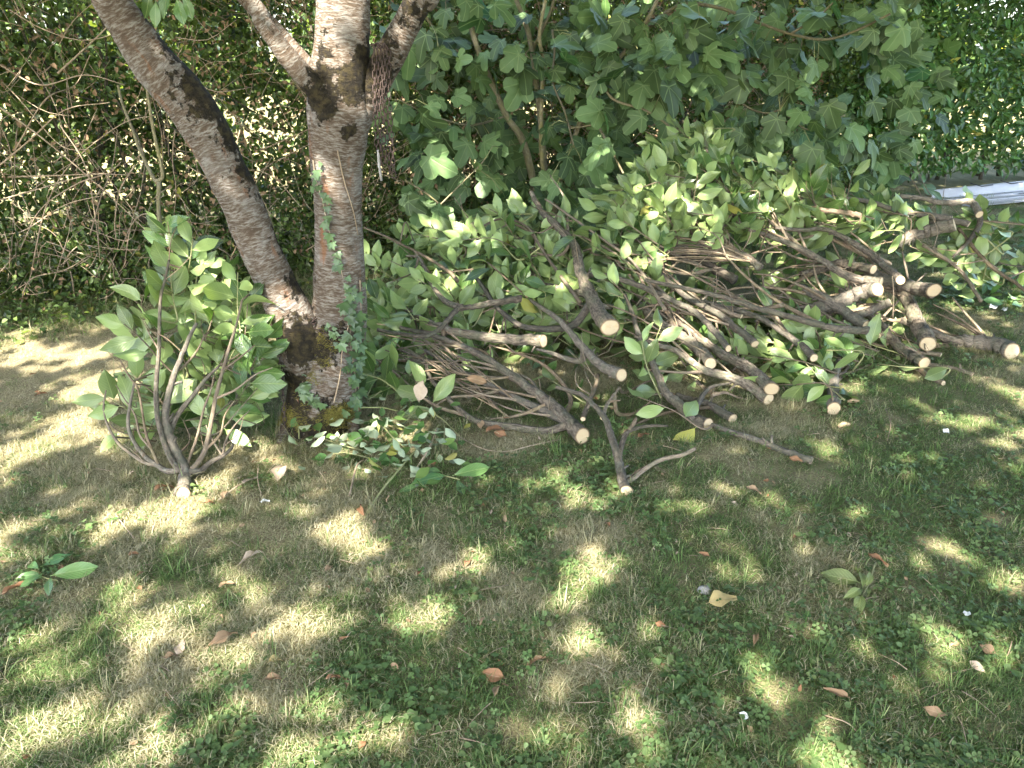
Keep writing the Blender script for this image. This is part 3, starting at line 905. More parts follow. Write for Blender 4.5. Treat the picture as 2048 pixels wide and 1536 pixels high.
for q in [(900, 500, 4.15, .14), (980, 480, 4.3, .12), (780, 545, 4.0, .10), (760, 640, 3.8, .08), (880, 545, 4.05, .10), (1040, 430, 4.4, .08), (1250, 440, 4.5, .12), (1390, 330, 4.75, .16), (1300, 380, 4.6, .14),
          (1480, 340, 4.8, .12), (1560, 400, 4.7, .14), (1460, 460, 4.4, .12), (1680, 380, 4.8, .14), (1780, 400, 4.7, .14), (1700, 480, 4.4, .12), (1850, 440, 4.5, .16), (1950, 460, 4.6, .16), (1720, 545, 4.25, .12),
          (1800, 560, 4.2, .10), (1865, 580, 4.05, .10), (1755, 580, 4.05, .07), (1855, 690, 3.85, .10), (2010, 715, 3.9, .07), (1650, 690, 3.9, .10), (1560, 640, 3.9, .09), (1600, 740, 3.75, .10), (1520, 560, 4.1, .08),
          (340, 480, 3.0, .10), (330, 560, 2.95, .09), (300, 690, 2.9, .09), (390, 680, 2.9, .07), (470, 600, 3.0, .06), (330, 890, 2.65, .06), (500, 650, 3.0, .05), (250, 800, 2.75, .07),
          (700, 130, 3.1, .12), (690, 40, 3.1, .10), (800, 60, 3.2, .09), (640, 480, 3.1, .06), (480, 380, 3.1, .07), (540, 610, 3.1, .06), (300, 60, 3.0, .08), (400, 260, 3.1, .06), (690, 560, 3.1, .05), (660, 350, 3.1, .06), (540, 60, 3.0, .08),
          (1220, 655, 3.65, .04), (1090, 680, 3.6, .03), (830, 420, 5.0, .12), (860, 330, 5.2, .10), (1180, 160, 5.2, .08), (1230, 290, 5.2, .05), (980, 190, 5.3, .07), (1130, 380, 5.1, .06), (1400, 160, 5.5, .06), (1520, 130, 5.6, .07)]:
    fleck3(*q)
FLA = np.array(FL)
def lit_mask(x, y):
    p = np.stack([x, y, np.zeros_like(x)], 1)
    wob = (fnoise(p, 11.0, 61, 3) - 0.5) * 2.7
    d = np.full(len(x), 9.0)
    for cx, cy_, rx, ry in FLA:
        d = np.minimum(d, np.hypot((x - cx) / rx, (y - cy_) / ry))
    return d + wob < 1.0

def crown_foliage(n, xr, yr, seed):
    r = np.random.default_rng(seed)
    x = r.uniform(*xr, n)
    y = r.uniform(*yr, n)
    ok = y < hedge_line(x) + 1.9 + r.uniform(-.3, .3, n)
    p = np.stack([x, y, np.zeros_like(x)], 1)
    gap = fnoise(p, 6.0, 71, 3)
    keep = ok & ~lit_mask(x, y) & (gap < np.where((y > 3.9) & (y < 6.3), 0.575, np.where((y >= 6.3) & (x > -1.2), 0.70, 0.635)))  # leaves left out where sun flecks are wanted, thinned by region
    x, y = x[keep], y[keep]
    h = r.uniform(3.7, 6.2, len(x))
    k = h / SUN.z
    P = np.stack([x + SUN.x * k, y + SUN.y * k, h], 1)
    return P
CF = crown_foliage(210000, (-6.0, 9.5), (-0.8, 13.5), 5)
xs = CF[:, 0]
def crown_obj(P, parent, seed):
    r = np.random.default_rng(seed)
    n = len(P)
    D = rand_unit(n) * V3(1, 1, 0.5)
    Nn = rand_unit(n) * 0.6 + V3(SUN.x * .6, SUN.y * .6, 1)
    L = r.uniform(0.10, 0.155, n)
    V, Q, A = leaf_cloud(P, D, Nn, L, L * 0.66)
    o = link('crown', mesh_np('crown', V - np.array(parent.location), Q, M['cherry_leaf'], A, smooth=False), parent)
    o['kind'] = 'stuff'
crown_obj(CF[xs < 1.6], tree, 1)
shade_tree = empty('added_shade_tree', (6.4, 1.2, 0), 'added broad leaved tree outside the view, its crown shaped to shade the lawn', 'tree')  # tree added out of view to carry the shading leaves on the right
tube_obj('trunk', catmull([(6.4, 1.2, -.1), (6.35, 1.25, 1.5), (6.1, 1.6, 3.2), (5.4, 2.2, 4.8), (4.6, 3.2, 5.8)], 8), [0.2, 0.16, 0.14, 0.09, 0.04], M['hedgebark'], shade_tree, shade_tree.location, n=16, lump=0.15)
crown_obj(CF[xs >= 1.6], shade_tree, 2)
# the crown's own boughs
for q in [((-0.35, 2.5, 4.3), (-0.9, 1.5, 4.9), (-1.4, 0.3, 5.2)), ((-2.7, 2.2, 4.2), (-3.2, 1.0, 4.7), (-3.5, -.2, 5.0)), ((0.5, 2.6, 3.9), (1.0, 1.6, 4.6), (1.3, 0.4, 5.0)), ((-0.35, 2.5, 4.3), (0.1, 3.4, 5.0), (0.2, 4.4, 5.4)), ((-1.7, 2.3, 3.4), (-1.9, 1.2, 4.2), (-2.1, 0.2, 4.7))]:
    tube_obj('bough', catmull(q, 6), [0.045, 0.03, 0.012], M['cherry'], tree, TB, n=8)
# the few drooping leaves that hang into view at the top
for px, py, Y in [(312, 8, 3.0), (352, 2, 3.0), (335, -10, 3.0), (322, 2, 3.02), (365, -6, 3.0), (1210, -5, 3.4), (640, 6, 3.5), (300, -8, 3.0)]:
    put_leaf('laurel', tree, TB, at(px, py - 8, Y), (rnd(-.4, .4), rnd(-.3, 0), -1), (rnd(-.5, .5), -1, .4), 0.095)
# moss cushion at the foot
def instancer(name, protos, P, rot, scl, idx, attrs, label, cat, parent=None, mat=None):
    """one 'stuff' object: points that carry small meshes"""
    colp = bpy.data.collections.new(name + '_kit')
    for i, me_ in enumerate(protos):
        colp.objects.link(bpy.data.objects.new('%s_kit_%02d' % (name, i), me_))
    me_ = bpy.data.meshes.new(name)
    me_.vertices.add(len(P))
    me_.vertices.foreach_set('co', np.asarray(P, np.float32).ravel())
    me_.attributes.new('rot', 'FLOAT_VECTOR', 'POINT').data.foreach_set('vector', np.asarray(rot, np.float32).ravel())
    me_.attributes.new('scl', 'FLOAT', 'POINT').data.foreach_set('value', np.asarray(scl, np.float32))
    me_.attributes.new('idx', 'INT', 'POINT').data.foreach_set('value', np.asarray(idx, np.int32))
    for k, a in attrs.items():
        me_.attributes.new(k, 'FLOAT', 'POINT').data.foreach_set('value', np.asarray(a, np.float32))
    o = link(name, me_, parent)
    ng = bpy.data.node_groups.new(name + '_scatter', 'GeometryNodeTree')
    ng.interface.new_socket('Geometry', in_out='INPUT', socket_type='NodeSocketGeometry')
    ng.interface.new_socket('Geometry', in_out='OUTPUT', socket_type='NodeSocketGeometry')
    nd = ng.nodes
    gi, go = nd.new('NodeGroupInput'), nd.new('NodeGroupOutput')
    ip = nd.new('GeometryNodeInstanceOnPoints')
    ci = nd.new('GeometryNodeCollectionInfo')
    ci.inputs['Collection'].default_value = colp
    ci.inputs['Separate Children'].default_value = True
    ci.inputs['Reset Children'].default_value = True
    def na(nm, typ):
        a = nd.new('GeometryNodeInputNamedAttribute')
        a.data_type = typ
        a.inputs['Name'].default_value = nm
        return a.outputs['Attribute']
    L = ng.links.new
    L(gi.outputs[0], ip.inputs['Points'])
    L(ci.outputs[0], ip.inputs['Instance'])
    ip.inputs['Pick Instance'].default_value = True
    L(na('idx', 'INT'), ip.inputs['Instance Index'])
    e = nd.new('FunctionNodeEulerToRotation')
    L(na('rot', 'FLOAT_VECTOR'), e.inputs[0])
    L(e.outputs[0], ip.inputs['Rotation'])
    L(na('scl', 'FLOAT'), ip.inputs['Scale'])
    L(ip.outputs[0], go.inputs[0])
    md = o.modifiers.new('scatter', 'NODES')
    md.node_group = ng
    o['kind'] = 'stuff'
    if label:
        tag(o, label, cat)
    return o

def blade_mesh(name, mat, n, rad, h, w, lean, seed, seg=3, flat=0.0):
    """a tuft: n curved tapering blades"""
    r = np.random.default_rng(seed)
    V, Q, T, tint = [], [], [], []
    for b in range(n):
        a = r.uniform(0, 6.283)
        rr = rad * math.sqrt(r.random())
        p = V3(rr * math.cos(a), rr * math.sin(a), -0.004)
        az = r.uniform(0, 6.283)
        d = V3(math.cos(az), math.sin(az), 0)
        L = r.uniform(*h)
        ln = r.uniform(*lean)
        s = V3(-d[1], d[0], 0) * r.uniform(*w) * 0.5
        k0 = len(V)
        tt = r.random()
        z0 = r.uniform(0, 0.02) * flat
        for i in range(seg):
            t = i / seg
            th = ln * (0.35 + 0.65 * t)
            q = p + d * L * t * math.sin(th) + V3(0, 0, L * t * math.cos(th) + z0)
            V += [q - s * (1 - 0.45 * t), q + s * (1 - 0.45 * t)]
            tint += [tt, tt]
        th = ln
        V.append(p + d * L * math.sin(th) + V3(0, 0, L * math.cos(th) * 0.92 + z0)); tint.append(tt)
        for i in range(seg - 1):
            Q.append((k0 + 2 * i, k0 + 2 * i + 1, k0 + 2 * i + 3, k0 + 2 * i + 2))
        T.append((k0 + 2 * seg - 2, k0 + 2 * seg - 1, k0 + 2 * seg))
    return mesh_np(name, np.array(V), [np.array(Q), np.array(T)], mat, {'tint': np.array(tint)}, smooth=False)

# ================================================================== far field and hedges
hedge = empty('overgrown_hedge', (-1.5, 6.3, 0), 'overgrown mixed hedge with dark stems, small leaves and gaps onto a sunlit field', 'hedge')
HB = hedge.location.copy()
def hedge_cloud(n, xr, zr, dr, size, seed, thr=0.0, holes=None):
    r = np.random.default_rng(seed)
    x = r.uniform(*xr, n)
    z = r.uniform(*zr, n)
    d = r.uniform(*dr, n)
    p = np.stack([x, d * 0.8, z], 1)
    dens = fnoise(p, 2.0, seed, 3)
    cl = fnoise(p, 7.0, seed + 3, 2)
    ok = (dens * 0.6 + cl * 0.4) > thr
    # open windows low down, where the field shows
    hole = np.zeros(n)
    for hx, hz, hr, hrz in (holes or []):
        hole = np.maximum(hole, np.exp(-((x - hx) / hr) ** 2 - ((z - hz) / hrz) ** 2))
    ok &= r.random(n) > hole * 0.85
    x, z, d = x[ok], z[ok], d[ok]
    bulge = (fnoise(np.stack([x, z * 0, z], 1), 1.1, seed + 7, 2) - 0.5) * 0.7
    y = hedge_line(x) + d + bulge
    P = np.stack([x, y, z], 1)
    m = len(P)
    D = rand_unit(m) + V3(0.1, -0.5, -0.15)
    Nn = rand_unit(m) * 0.8 + V3(-.1, -0.5, 0.6)
    L = r.uniform(*size, m)
    return P, D, Nn, L
HOLES = [(-3.35, .72, .30, .09), (-4.3, .8, .3, .10), (-2.75, .80, .2, .07), (-1.95, .95, .18, .09), (-1.2, 1.0, .15, .09), (0.25, 1.1, .2, .12), (-2.45, 1.3, .12, .12), (-1.5, 1.7, .4, .3), (-2.75, 1.75, .3, .2)]
parts = [hedge_cloud(125000, (-7, 5), (0.05, 2.6), (-0.15, 0.9), (0.035, 0.065), 101, 0.42, HOLES),
         hedge_cloud(60000, (-7, 5), (0.0, 2.5), (0.5, 1.2), (0.05, 0.085), 109, 0.46, HOLES),
         hedge_cloud(22000, (-7, 5), (0.0, 0.55), (-0.5, 0.2), (0.025, 0.05), 103, 0.44),
         hedge_cloud(14000, (-7, 5), (1.35, 2.7), (-0.4, 0.4), (0.035, 0.06), 105, 0.42, [(-2.4, 1.35, .2, .15)])]
P, D, Nn, L = (np.concatenate(a) for a in zip(*parts))
V, Q, A = leaf_cloud(P, D, Nn, L, L * 0.6)
o = link('foliage', mesh_np('foliage', V - np.array(HB), Q, M['mixed'], A, smooth=False), hedge)
o['kind'] = 'stuff'
# sunlit far side of the hedge and the row of shrubs across the field
P, D, Nn, L = hedge_cloud(42000, (-9, 7), (0.45, 3.3), (1.2, 3.2), (0.06, 0.10), 107, 0.46)
V, Q, A = leaf_cloud(P, D, Nn, L, L * 0.6)
shr = empty('shrub_row', (-1, 9.0, 0), 'sunlit pale green shrubs glimpsed through the gaps behind the mixed hedge', 'shrubs')
link('foliage', mesh_np('foliage', V - np.array(shr.location), Q, M['mixed'], A, smooth=False), shr)['kind'] = 'stuff'
for k in range(16):
    xx = -7 + k * 0.85 + rnd(-.3, .3)
    yy = float(hedge_line(xx)) + rnd(1.5, 2.6)
    tube_obj('stem', catmull([(xx, yy, 0), (xx + rnd(-.1, .1), yy, 0.8), (xx + rnd(-.3, .3), yy + rnd(-.2, .2), 1.9), (xx + rnd(-.5, .5), yy, 2.8)], 4), [0.035, 0.02, 0.008], M['hedgebark'], shr, shr.location, n=6)
r = np.random.default_rng(301)
n = 24000
aa = r.uniform(0.2, 2.9, n)
rad_ = r.uniform(34, 40, n)
P = np.stack([np.cos(aa) * rad_, np.sin(aa) * rad_, r.random(n) ** 1.3 * (4.0 + 2.5 * np.sin(aa * 23) + 1.5 * np.sin(aa * 57))], 1)
V, Q, A = leaf_cloud(P, rand_unit(n), rand_unit(n) + V3(0, -.4, .5), np.full(n, 0.6), np.full(n, 0.5))
tl = link('treeline', mesh_np('treeline', V, Q, M['mixed'], A, smooth=False))
tag(tl, 'distant line of trees beyond the field, seen only as specks through the hedge', 'treeline', kind='stuff')
# hedge stems
for k in range(44):
    xx = rnd(-6.5, 4.0) if k > 12 else rnd(-4.3, -2.3)
    yy = float(hedge_line(xx)) + rnd(-0.15, 0.6)
    dx, h = rnd(-.7, .7), rnd(1.2, 2.6)
    tube_obj('stem', catmull([(xx, yy, -.02), (xx + dx * .3 + rnd(-.06, .06), yy + rnd(-.1, .1), h * .35), (xx + dx * .7 + rnd(-.1, .1), yy + rnd(-.1, .1), h * .7), (xx + dx + rnd(-.2, .2), yy + rnd(-.2, .1), h)], 5),
             [rnd(.008, .026), .010, .004], M['hedgebark'], hedge, HB, n=7, lump=0.2)
for k in range(40):                                  # twiggy side growth
    xx, zz = rnd(-5.5, 3.0), rnd(0.3, 1.9)
    yy = float(hedge_line(xx)) + rnd(-0.35, 0.3)
    d = Vector((rnd(-1, 1), rnd(-.6, .3), rnd(-.2, .8))).normalized() * rnd(.3, .8)
    tube_obj('twig', catmull([(xx, yy, zz), tuple(Vector((xx, yy, zz)) + d * .5 + rvec(.05)), tuple(Vector((xx, yy, zz)) + d)], 4), [rnd(.004, .009), .002], M['cane'] if k % 3 else M['hedgebark'], hedge, HB, n=5)

mt = Multi()
r_ = random.Random(77)
for k in range(1500):
    xx, zz = r_.uniform(-6, 3.0), r_.uniform(0.03, 2.2)
    yy = float(hedge_line(xx)) + r_.uniform(-.55, .15)
    ln = r_.uniform(.15, .6)
    d = Vector((r_.uniform(-1, 1), r_.uniform(-.5, .3), r_.uniform(-.9, .9))).normalized()
    p0 = Vector((xx, yy, zz)); p1 = p0 + d * ln * .5 + rvec(.05); p2 = p0 + d * ln + rvec(.07)
    for q in (p0, p1, p2): q.z = max(q.z, .01)
    mt.add(catmull([tuple(p0), tuple(p1), tuple(p2)], 3), [r_.uniform(.0018, .0042), .0014], n=4)
mt.obj('dead_twigs', M['cane'], hedge, HB)['kind'] = 'stuff'
P, D, Nn, L = hedge_cloud(15000, (-7, 3.5), (0.02, 2.0), (-0.5, 0.15), (0.025, 0.05), 113, 0.47)
V, Q, A = leaf_cloud(P, D, Nn, L, L * 0.6)
link('dead_leaves', mesh_np('dead_leaves', V - np.array(HB), Q, M['dry'], A, smooth=False), hedge)['kind'] = 'stuff'
# thin pale sapling in front of the hedge
sapY = 5.0
sp = empty('hedge_sapling', gnd(318, 470), 'slender pale sapling forking into two thin stems before the mixed hedge', 'sapling')
def yh(px): return 5.0
def pxpath(L, Y): return catmull([tuple(at(a, b, Y)) for a, b in L], 6)
sp.location = at(318, 500, sapY) * 1.0
sp.location.z = 0
tube_obj('trunk', catmull([(sp.location.x, sapY, -.02)] + [tuple(at(a, b, sapY)) for a, b in [(319, 444), (318, 362)]], 6), [0.018, 0.014, 0.013], M['figbark'], sp, sp.location, n=9, lump=.15)
tube_obj('fork', pxpath([(318, 362), (307, 356), (280, 300), (260, 246), (244, 205), (236, 170)], sapY), [0.013, 0.010, 0.008], M['figbark'], sp, sp.location, n=8, lump=.15)
tube_obj('fork', pxpath([(318, 362), (325, 346), (308, 266), (297, 201), (290, 150)], sapY), [0.012, 0.010, 0.007], M['figbark'], sp, sp.location, n=8, lump=.15)

# dry bramble canes, arching through the left of the hedge
brm = empty('bramble_thicket', (-2.6, 5.2, 0), 'tangle of dry arching bramble canes in front of the mixed hedge', 'brambles')
CANES = [[(0, 60), (60, 130), (110, 210), (140, 320)], [(0, 215), (70, 265), (150, 330), (250, 420), (330, 500)], [(20, 560), (28, 400), (34, 260), (66, 130), (140, 60)], [(0, 330), (60, 280), (130, 220), (220, 205)],
         [(120, 250), (170, 330), (190, 430), (200, 520)], [(60, 560), (90, 420), (140, 330), (240, 250), (310, 230)], [(0, 470), (50, 460), (130, 410), (210, 390)], [(180, 470), (200, 400), (225, 330), (235, 260)],
         [(250, 520), (262, 450), (280, 390), (290, 330)], [(0, 530), (60, 505), (140, 520), (200, 560)], [(90, 590), (75, 500), (60, 430), (30, 360)], [(150, 600), (140, 540), (110, 470), (50, 440)],
         [(0, 130), (80, 170), (170, 150), (250, 170)], [(30, 300), (90, 200), (150, 170), (180, 110)], [(20, 20), (90, 60), (180, 80), (300, 40)], [(210, 620), (205, 560), (235, 500), (240, 430)], [(0, 400), (70, 380), (180, 350), (260, 350)],
         [(100, 640), (120, 590), (130, 520), (170, 480)], [(255, 600), (230, 560), (215, 520), (130, 500)], [(40, 620), (60, 560), (130, 540), (180, 510)], [(0, 160), (40, 200), (120, 290), (180, 300)], [(270, 330), (240, 380), (230, 440), (232, 480)],
         [(350, 260), (345, 320), (352, 380), (348, 430)], [(0, 250), (20, 300), (25, 380), (20, 470)], [(205, 350), (150, 370), (80, 420), (40, 500)], [(480, 260), (470, 320), (500, 380)], [(330, 470), (300, 430), (270, 440), (240, 500)]]
for i, c in enumerate(CANES):
    Y = 4.75 + 0.55 * random.random()
    P_ = [at(a, b, Y + (0.25 if b < 200 else 0)) for a, b in c]
    for q in P_: q.z = max(q.z, .01)
    tube_obj('cane', catmull([tuple(p) for p in P_], 7), [rnd(.0035, .0065), .0025], M['cane'], brm, brm.location, n=5)
for i in range(70):                                   # short dead strands hanging and lying
    px, py = rnd(0, 370), rnd(300, 600)
    Y = 4.7 + rnd(0, .5)
    p = at(px, py, Y)
    if p.z < 0.03: continue
    ln = rnd(.08, .3)
    d = Vector((rnd(-.8, .8), rnd(-.4, .2), rnd(-1, .5))).normalized()
    q1, q2 = p + d * ln * .5 + rvec(.02), p + d * ln + rvec(.04)
    for q in (q1, q2): q.z = max(q.z, .01)
    tube_obj('dead_strand', catmull([tuple(p), tuple(q1), tuple(q2)], 4), [.0026, .0014], M['cane'], brm, brm.location, n=4)

# ---------------- laurel hedge on the right
lh = empty('laurel_hedge', (5.5, 10.3, 0), 'dense clipped cherry laurel hedge of glossy green leaves beyond the white panel', 'hedge')
LB = lh.location.copy()
r = np.random.default_rng(401)
n = 26000
x = r.uniform(2.0, 11.0, n)
z = 2.75 * r.random(n) ** 0.9 + 0.12
dep = r.random(n) ** 1.5 * 0.55
bulge = (fnoise(np.stack([x, z * 0, z], 1), 1.4, 405, 3) - 0.5) * 0.45
y = 9.55 + 0.25 * (x - 3.5) + dep + bulge
low = z < 0.5
keep = ~(low & (r.random(n) < 0.15))
P = np.stack([x, y, z], 1)[keep]
dep = dep[keep]
n = len(P)
D = rand_unit(n) * 0.8 + V3(-.15, -0.6, -0.25)
Nn = rand_unit(n) * 0.6 + V3(-.2, -0.55, 0.75)
L = r.uniform(0.10, 0.155, n)
# those that face the viewer are leaves of their own
vis = [i for i in np.argsort(dep)[: n // 2] if P[i, 2] < 2.05 and 0.36 * P[i, 1] < P[i, 0] < 0.72 * P[i, 1]]
random.shuffle(vis)
solo = vis[:290]
for i in solo:
    p = P[i] + V3(0, -0.05, 0)
    put_leaf('hedge', lh, LB, p, D[i] * V3(1, 1, 1.2), Nn[i], L[i] * 1.1)
mask = np.ones(n, bool)
mask[solo] = False
V, Q, A = leaf_cloud(P[mask], D[mask], Nn[mask], L[mask], L[mask] * 0.40)
link('foliage', mesh_np('foliage', V - np.array(LB), Q, M['laurel_mass'], A, smooth=False), lh)['kind'] = 'stuff'
for k in range(34):
    xx = 2.2 + k * 0.25 + rnd(-.1, .1)
    yy = 9.95 + 0.25 * (xx - 3.5) + rnd(-.1, .3)
    tube_obj('stem', catmull([(xx, yy, -.02), (xx + rnd(-.1, .1), yy + rnd(-.1, .1), .7), (xx + rnd(-.25, .25), yy, 1.5), (xx + rnd(-.4, .4), yy, 2.5)], 4), [rnd(.015, .03), .012, .005], M['hedgebark'], lh, LB, n=6)

# ================================================================== fig tree
fig = empty('fig_tree', (0.35, 6.1, 0), 'bushy fig tree with broad lobed leaves and mossy yellowish stems behind the heap', 'tree')
FB = fig.location.copy()
FS = []
def figstem(pts, r0, r1, Y0, Y1, base=None, name='stem'):
    m = len(pts)
    P_ = [at(a, b, 0.5 + Y0 + (Y1 - Y0) * k / (m - 1)) for k, (a, b) in enumerate(pts)]
    if base: P_ = [Vector(base)] + P_
    pa = catmull([tuple(p) for p in P_], 6)
    tube_obj(name, pa, np.linspace(r0, r1, len(pa)), M['figbark'], fig, FB, n=9, lump=.2)
    FS.extend(pa)
figstem([(1054, 308), (1013, 232), (978, 154), (951, 85), (937, 20), (930, -60)], .030, .016, 5.5, 5.5, (0.3, 6.0, -0.02))
figstem([(1100, 430), (1090, 340), (1080, 230), (1064, 102), (1050, 45), (1020, -30)], .028, .016, 5.6, 5.7, (0.34, 6.1, -0.02))
figstem([(1085, 330), (1082, 239), (1086, 130), (1079, 68), (1095, -20)], .020, .012, 5.5, 5.6, (0.32, 6.05, 0.2))
figstem([(1064, 102), (1085, 60), (1105, 10), (1112, -40)], .014, .008, 5.68, 5.6)
figstem([(1110, 420), (1140, 300), (1190, 180), (1260, 90), (1300, 30), (1330, -40)], .022, .012, 5.5, 5.3, (0.4, 6.1, 0))
figstem([(1105, 60), (1109, 102), (1106, 164), (1130, 225), (1147, 290)], .009, .006, 5.5, 5.1)
figstem([(1205, 157), (1226, 198), (1294, 222), (1342, 256), (1380, 300)], .010, .006, 5.4, 5.2)
figstem([(1380, 60), (1396, 92), (1424, 133), (1478, 202), (1526, 226), (1560, 220)], .010, .006, 5.6, 5.4)
figstem([(1260, 90), (1350, 15), (1431, 14), (1513, 44), (1581, 68), (1649, 79), (1710, 62), (1780, 28)], .013, .008, 5.4, 5.4)
figstem([(1581, 68), (1640, 30), (1690, -20)], .009, .006, 5.4, 5.4)
figstem([(1190, 240), (1219, 294), (1253, 359)], .009, .007, 5.3, 5.0)
figstem([(1090, 260), (1150, 255), (1200, 248)], .008, .006, 5.4, 5.2)
figstem([(1300, 130), (1322, 170), (1340, 240), (1330, 290)], .009, .006, 5.4, 5.3)
figstem([(960, 140), (890, 80), (850, 30), (830, -30)], .011, .007, 5.5, 5.2)
figstem([(1013, 232), (940, 250), (860, 230), (800, 200)], .009, .005, 5.5, 5.1)
figstem([(870, 420), (915, 375), (960, 330), (975, 310)], .005, .004, 4.9, 4.9)
figstem([(810, 360), (850, 385), (890, 420), (900, 450)], .006, .005, 4.9, 4.8)
figstem([(1560, 220), (1620, 260), (1690, 230)], .007, .005, 5.4, 5.6)
FSA = np.array(FS)
FZ = [((800, 60), (70, 60), 10, 5.1), ((870, 120), (70, 60), 10, 5.1), ((940, 60), (70, 50), 8, 5.3), ((850, 220), (70, 50), 12, 5.0), ((900, 290), (80, 50), 14, 4.95), ((850, 410), (60, 40), 11, 4.85), ((960, 200), (70, 50), 9, 5.2),
      ((985, 110), (60, 40), 6, 5.1), ((1010, 330), (80, 60), 13, 5.1), ((1040, 400), (80, 40), 12, 4.95), ((1130, 300), (60, 60), 10, 5.0), ((1180, 320), (50, 40), 8, 4.95), ((1110, 150), (50, 60), 7, 5.2),
      ((1060, 150), (40, 40), 4, 5.1), ((1180, 80), (70, 60), 11, 5.3), ((1250, 100), (80, 60), 13, 5.2), ((1320, 90), (60, 50), 11, 5.1), ((1230, 150), (60, 40), 9, 5.1), ((1180, 220), (60, 40), 7, 5.2), ((1130, 390), (60, 30), 7, 4.9),
      ((1380, 40), (60, 50), 9, 5.3), ((1440, 90), (60, 60), 10, 5.2), ((1500, 60), (60, 60), 10, 5.4), ((1330, 200), (60, 50), 8, 5.3), ((1440, 190), (60, 50), 9, 5.3), ((1480, 260), (60, 40), 11, 5.2), ((1560, 140), (60, 60), 11, 5.4),
      ((1560, 260), (60, 50), 13, 5.25), ((1600, 330), (50, 40), 8, 5.2), ((1640, 240), (50, 50), 8, 5.4), ((1620, 60), (60, 50), 9, 5.5), ((1700, 60), (60, 50), 11, 5.5), ((1750, 110), (40, 50), 8, 5.6), ((1720, 280), (50, 50), 9, 5.6),
      ((1680, 350), (60, 40), 10, 5.5), ((1400, 300), (60, 40), 7, 5.1), ((1010, 30), (60, 30), 4, 5.3), ((1780, 20), (40, 30), 5, 5.6), ((1260, 30), (70, 30), 7, 5.3), ((820, 320), (40, 40), 7, 4.95), ((1200, 400), (50, 30), 5, 4.95), ((1350, 150), (50, 40), 6, 5.2)]
nf, extra = 0, []
for (cx, cy_), (sx, sy), k, Y in FZ:
    for _ in range(k):
        px, py = random.gauss(cx, sx * .6), random.gauss(cy_, sy * .6)
        p = at(px, py, Y + .5 + rnd(-.15, .35))
        if p.z < .1: continue
        L_ = rnd(.12, .225)
        d = Vector((rnd(-.7, .7), rnd(-.75, .1), rnd(-1.0, .15)))
        nn = Vector((rnd(-.7, .7), rnd(-1.0, -.1), rnd(.3, 1.0))) + rvec(.35)
        if nf < 292:
            put_leaf('fig', fig, FB, p, d, nn, L_)
            nf += 1
            if nf % 2 == 0:                            # its stalk
                j = int(np.argmin(np.linalg.norm(FSA - np.array(p), axis=1)))
                if np.linalg.norm(FSA[j] - np.array(p)) < .4:
                    tube_obj('leaf_stalk', [tuple(p), tuple((p + Vector(FSA[j])) * .5 + Vector((0, 0, .03))), tuple(FSA[j])], [.0022, .003], M['petiole'], fig, FB, n=4)
        else:
            extra.append((p, d, nn, L_))
# foliage deeper in the bush
r = np.random.default_rng(501)
n = 900
x = r.uniform(-.9, 3.6, n); z = r.uniform(.25, 2.3, n)
y = 6.3 + r.uniform(0, .7, n) + .12 * x
P = np.stack([x, y, z], 1)
keep = fnoise(P, 2.2, 503, 2) > 0.47
P = P[keep]; n = len(P)
LST = [(Vector(q), Vector((rnd(-.7, .7), rnd(-.7, .1), rnd(-1, .1))), Vector((rnd(-.6, .6), -.8, rnd(.2, .9))) + rvec(.4), rnd(.13, .2)) for q in P] + extra
FIGFOL = [leaf_matrix(q - FB, d, nn, L_) for q, d, nn, L_ in LST]

r = np.random.default_rng(777)
instancer('foliage', LEAF['fig'], np.array([tuple(m_.to_translation()) for m_ in FIGFOL]), np.array([tuple(m_.to_euler()) for m_ in FIGFOL]), np.array([m_.to_scale().x for m_ in FIGFOL]), r.integers(0, 6, len(FIGFOL)), {}, None, None, fig)

# ================================================================== the heap of cut branches
b = B('thick mossy stub with a bright round cut in the middle of the heap', (1220, 655), 20, [(1200, 630), (1178, 585), (1160, 540), (1147, 490, .02), (1112, 450, .05), (1085, 425, .1), (1062, 385, .12)], -0.12, steep=0.3)
b.side([(1178, 615), (1140, 588), (1110, 575), (1081, 567, .05), (1057, 538, .1)], 11)
b.side([(1183, 632), (1150, 648), (1110, 658), (1070, 657), (1037, 649), (993, 614, .05), (960, 565, .05), (928, 532, .1), (887, 537, .15)], 8.5, dy=-.05)
b.side([(1222, 640), (1232, 612), (1238, 576)], 7, cut=True, dy=-.03)
b.side([(1150, 500), (1120, 510), (1060, 505), (1040, 500)], 4)
b.side([(1146, 485), (1130, 400), (1100, 350, .1)], 3.5)
b = B('straight grey log lying level, with a dark heart in its pale cut', (1087, 682), 14, [(1060, 680), (1000, 677), (950, 670), (905, 662), (885, 652), (850, 640, .05), (800, 610, .1)], -0.1, tipr=.35)
b.side([(905, 662), (880, 690), (820, 720), (770, 715)], 6)
b = B('crooked branch with a small ragged cut and a Y fork above the level grey log', (1043, 597), 8, [(1010, 602), (980, 607), (945, 614), (915, 619), (895, 640), (878, 658), (850, 672), (800, 668), (755, 660)], -0.16, tipr=.45, steep=0.05)
b.side([(915, 619), (890, 602), (866, 573), (850, 540), (838, 515), (812, 512)], 7)
b.side([(838, 515), (825, 545), (790, 560)], 3)
b = B('knobbly dark branch with a torn pale cut, forked below the thick mossy stub', (1243, 750), 14, [(1222, 742), (1198, 728), (1172, 702), (1145, 670), (1118, 640), (1090, 620, .05), (1060, 600, .1)], -0.1, steep=0.25)
b.side([(1192, 726), (1160, 722), (1130, 716), (1100, 705), (1072, 698)], 8)
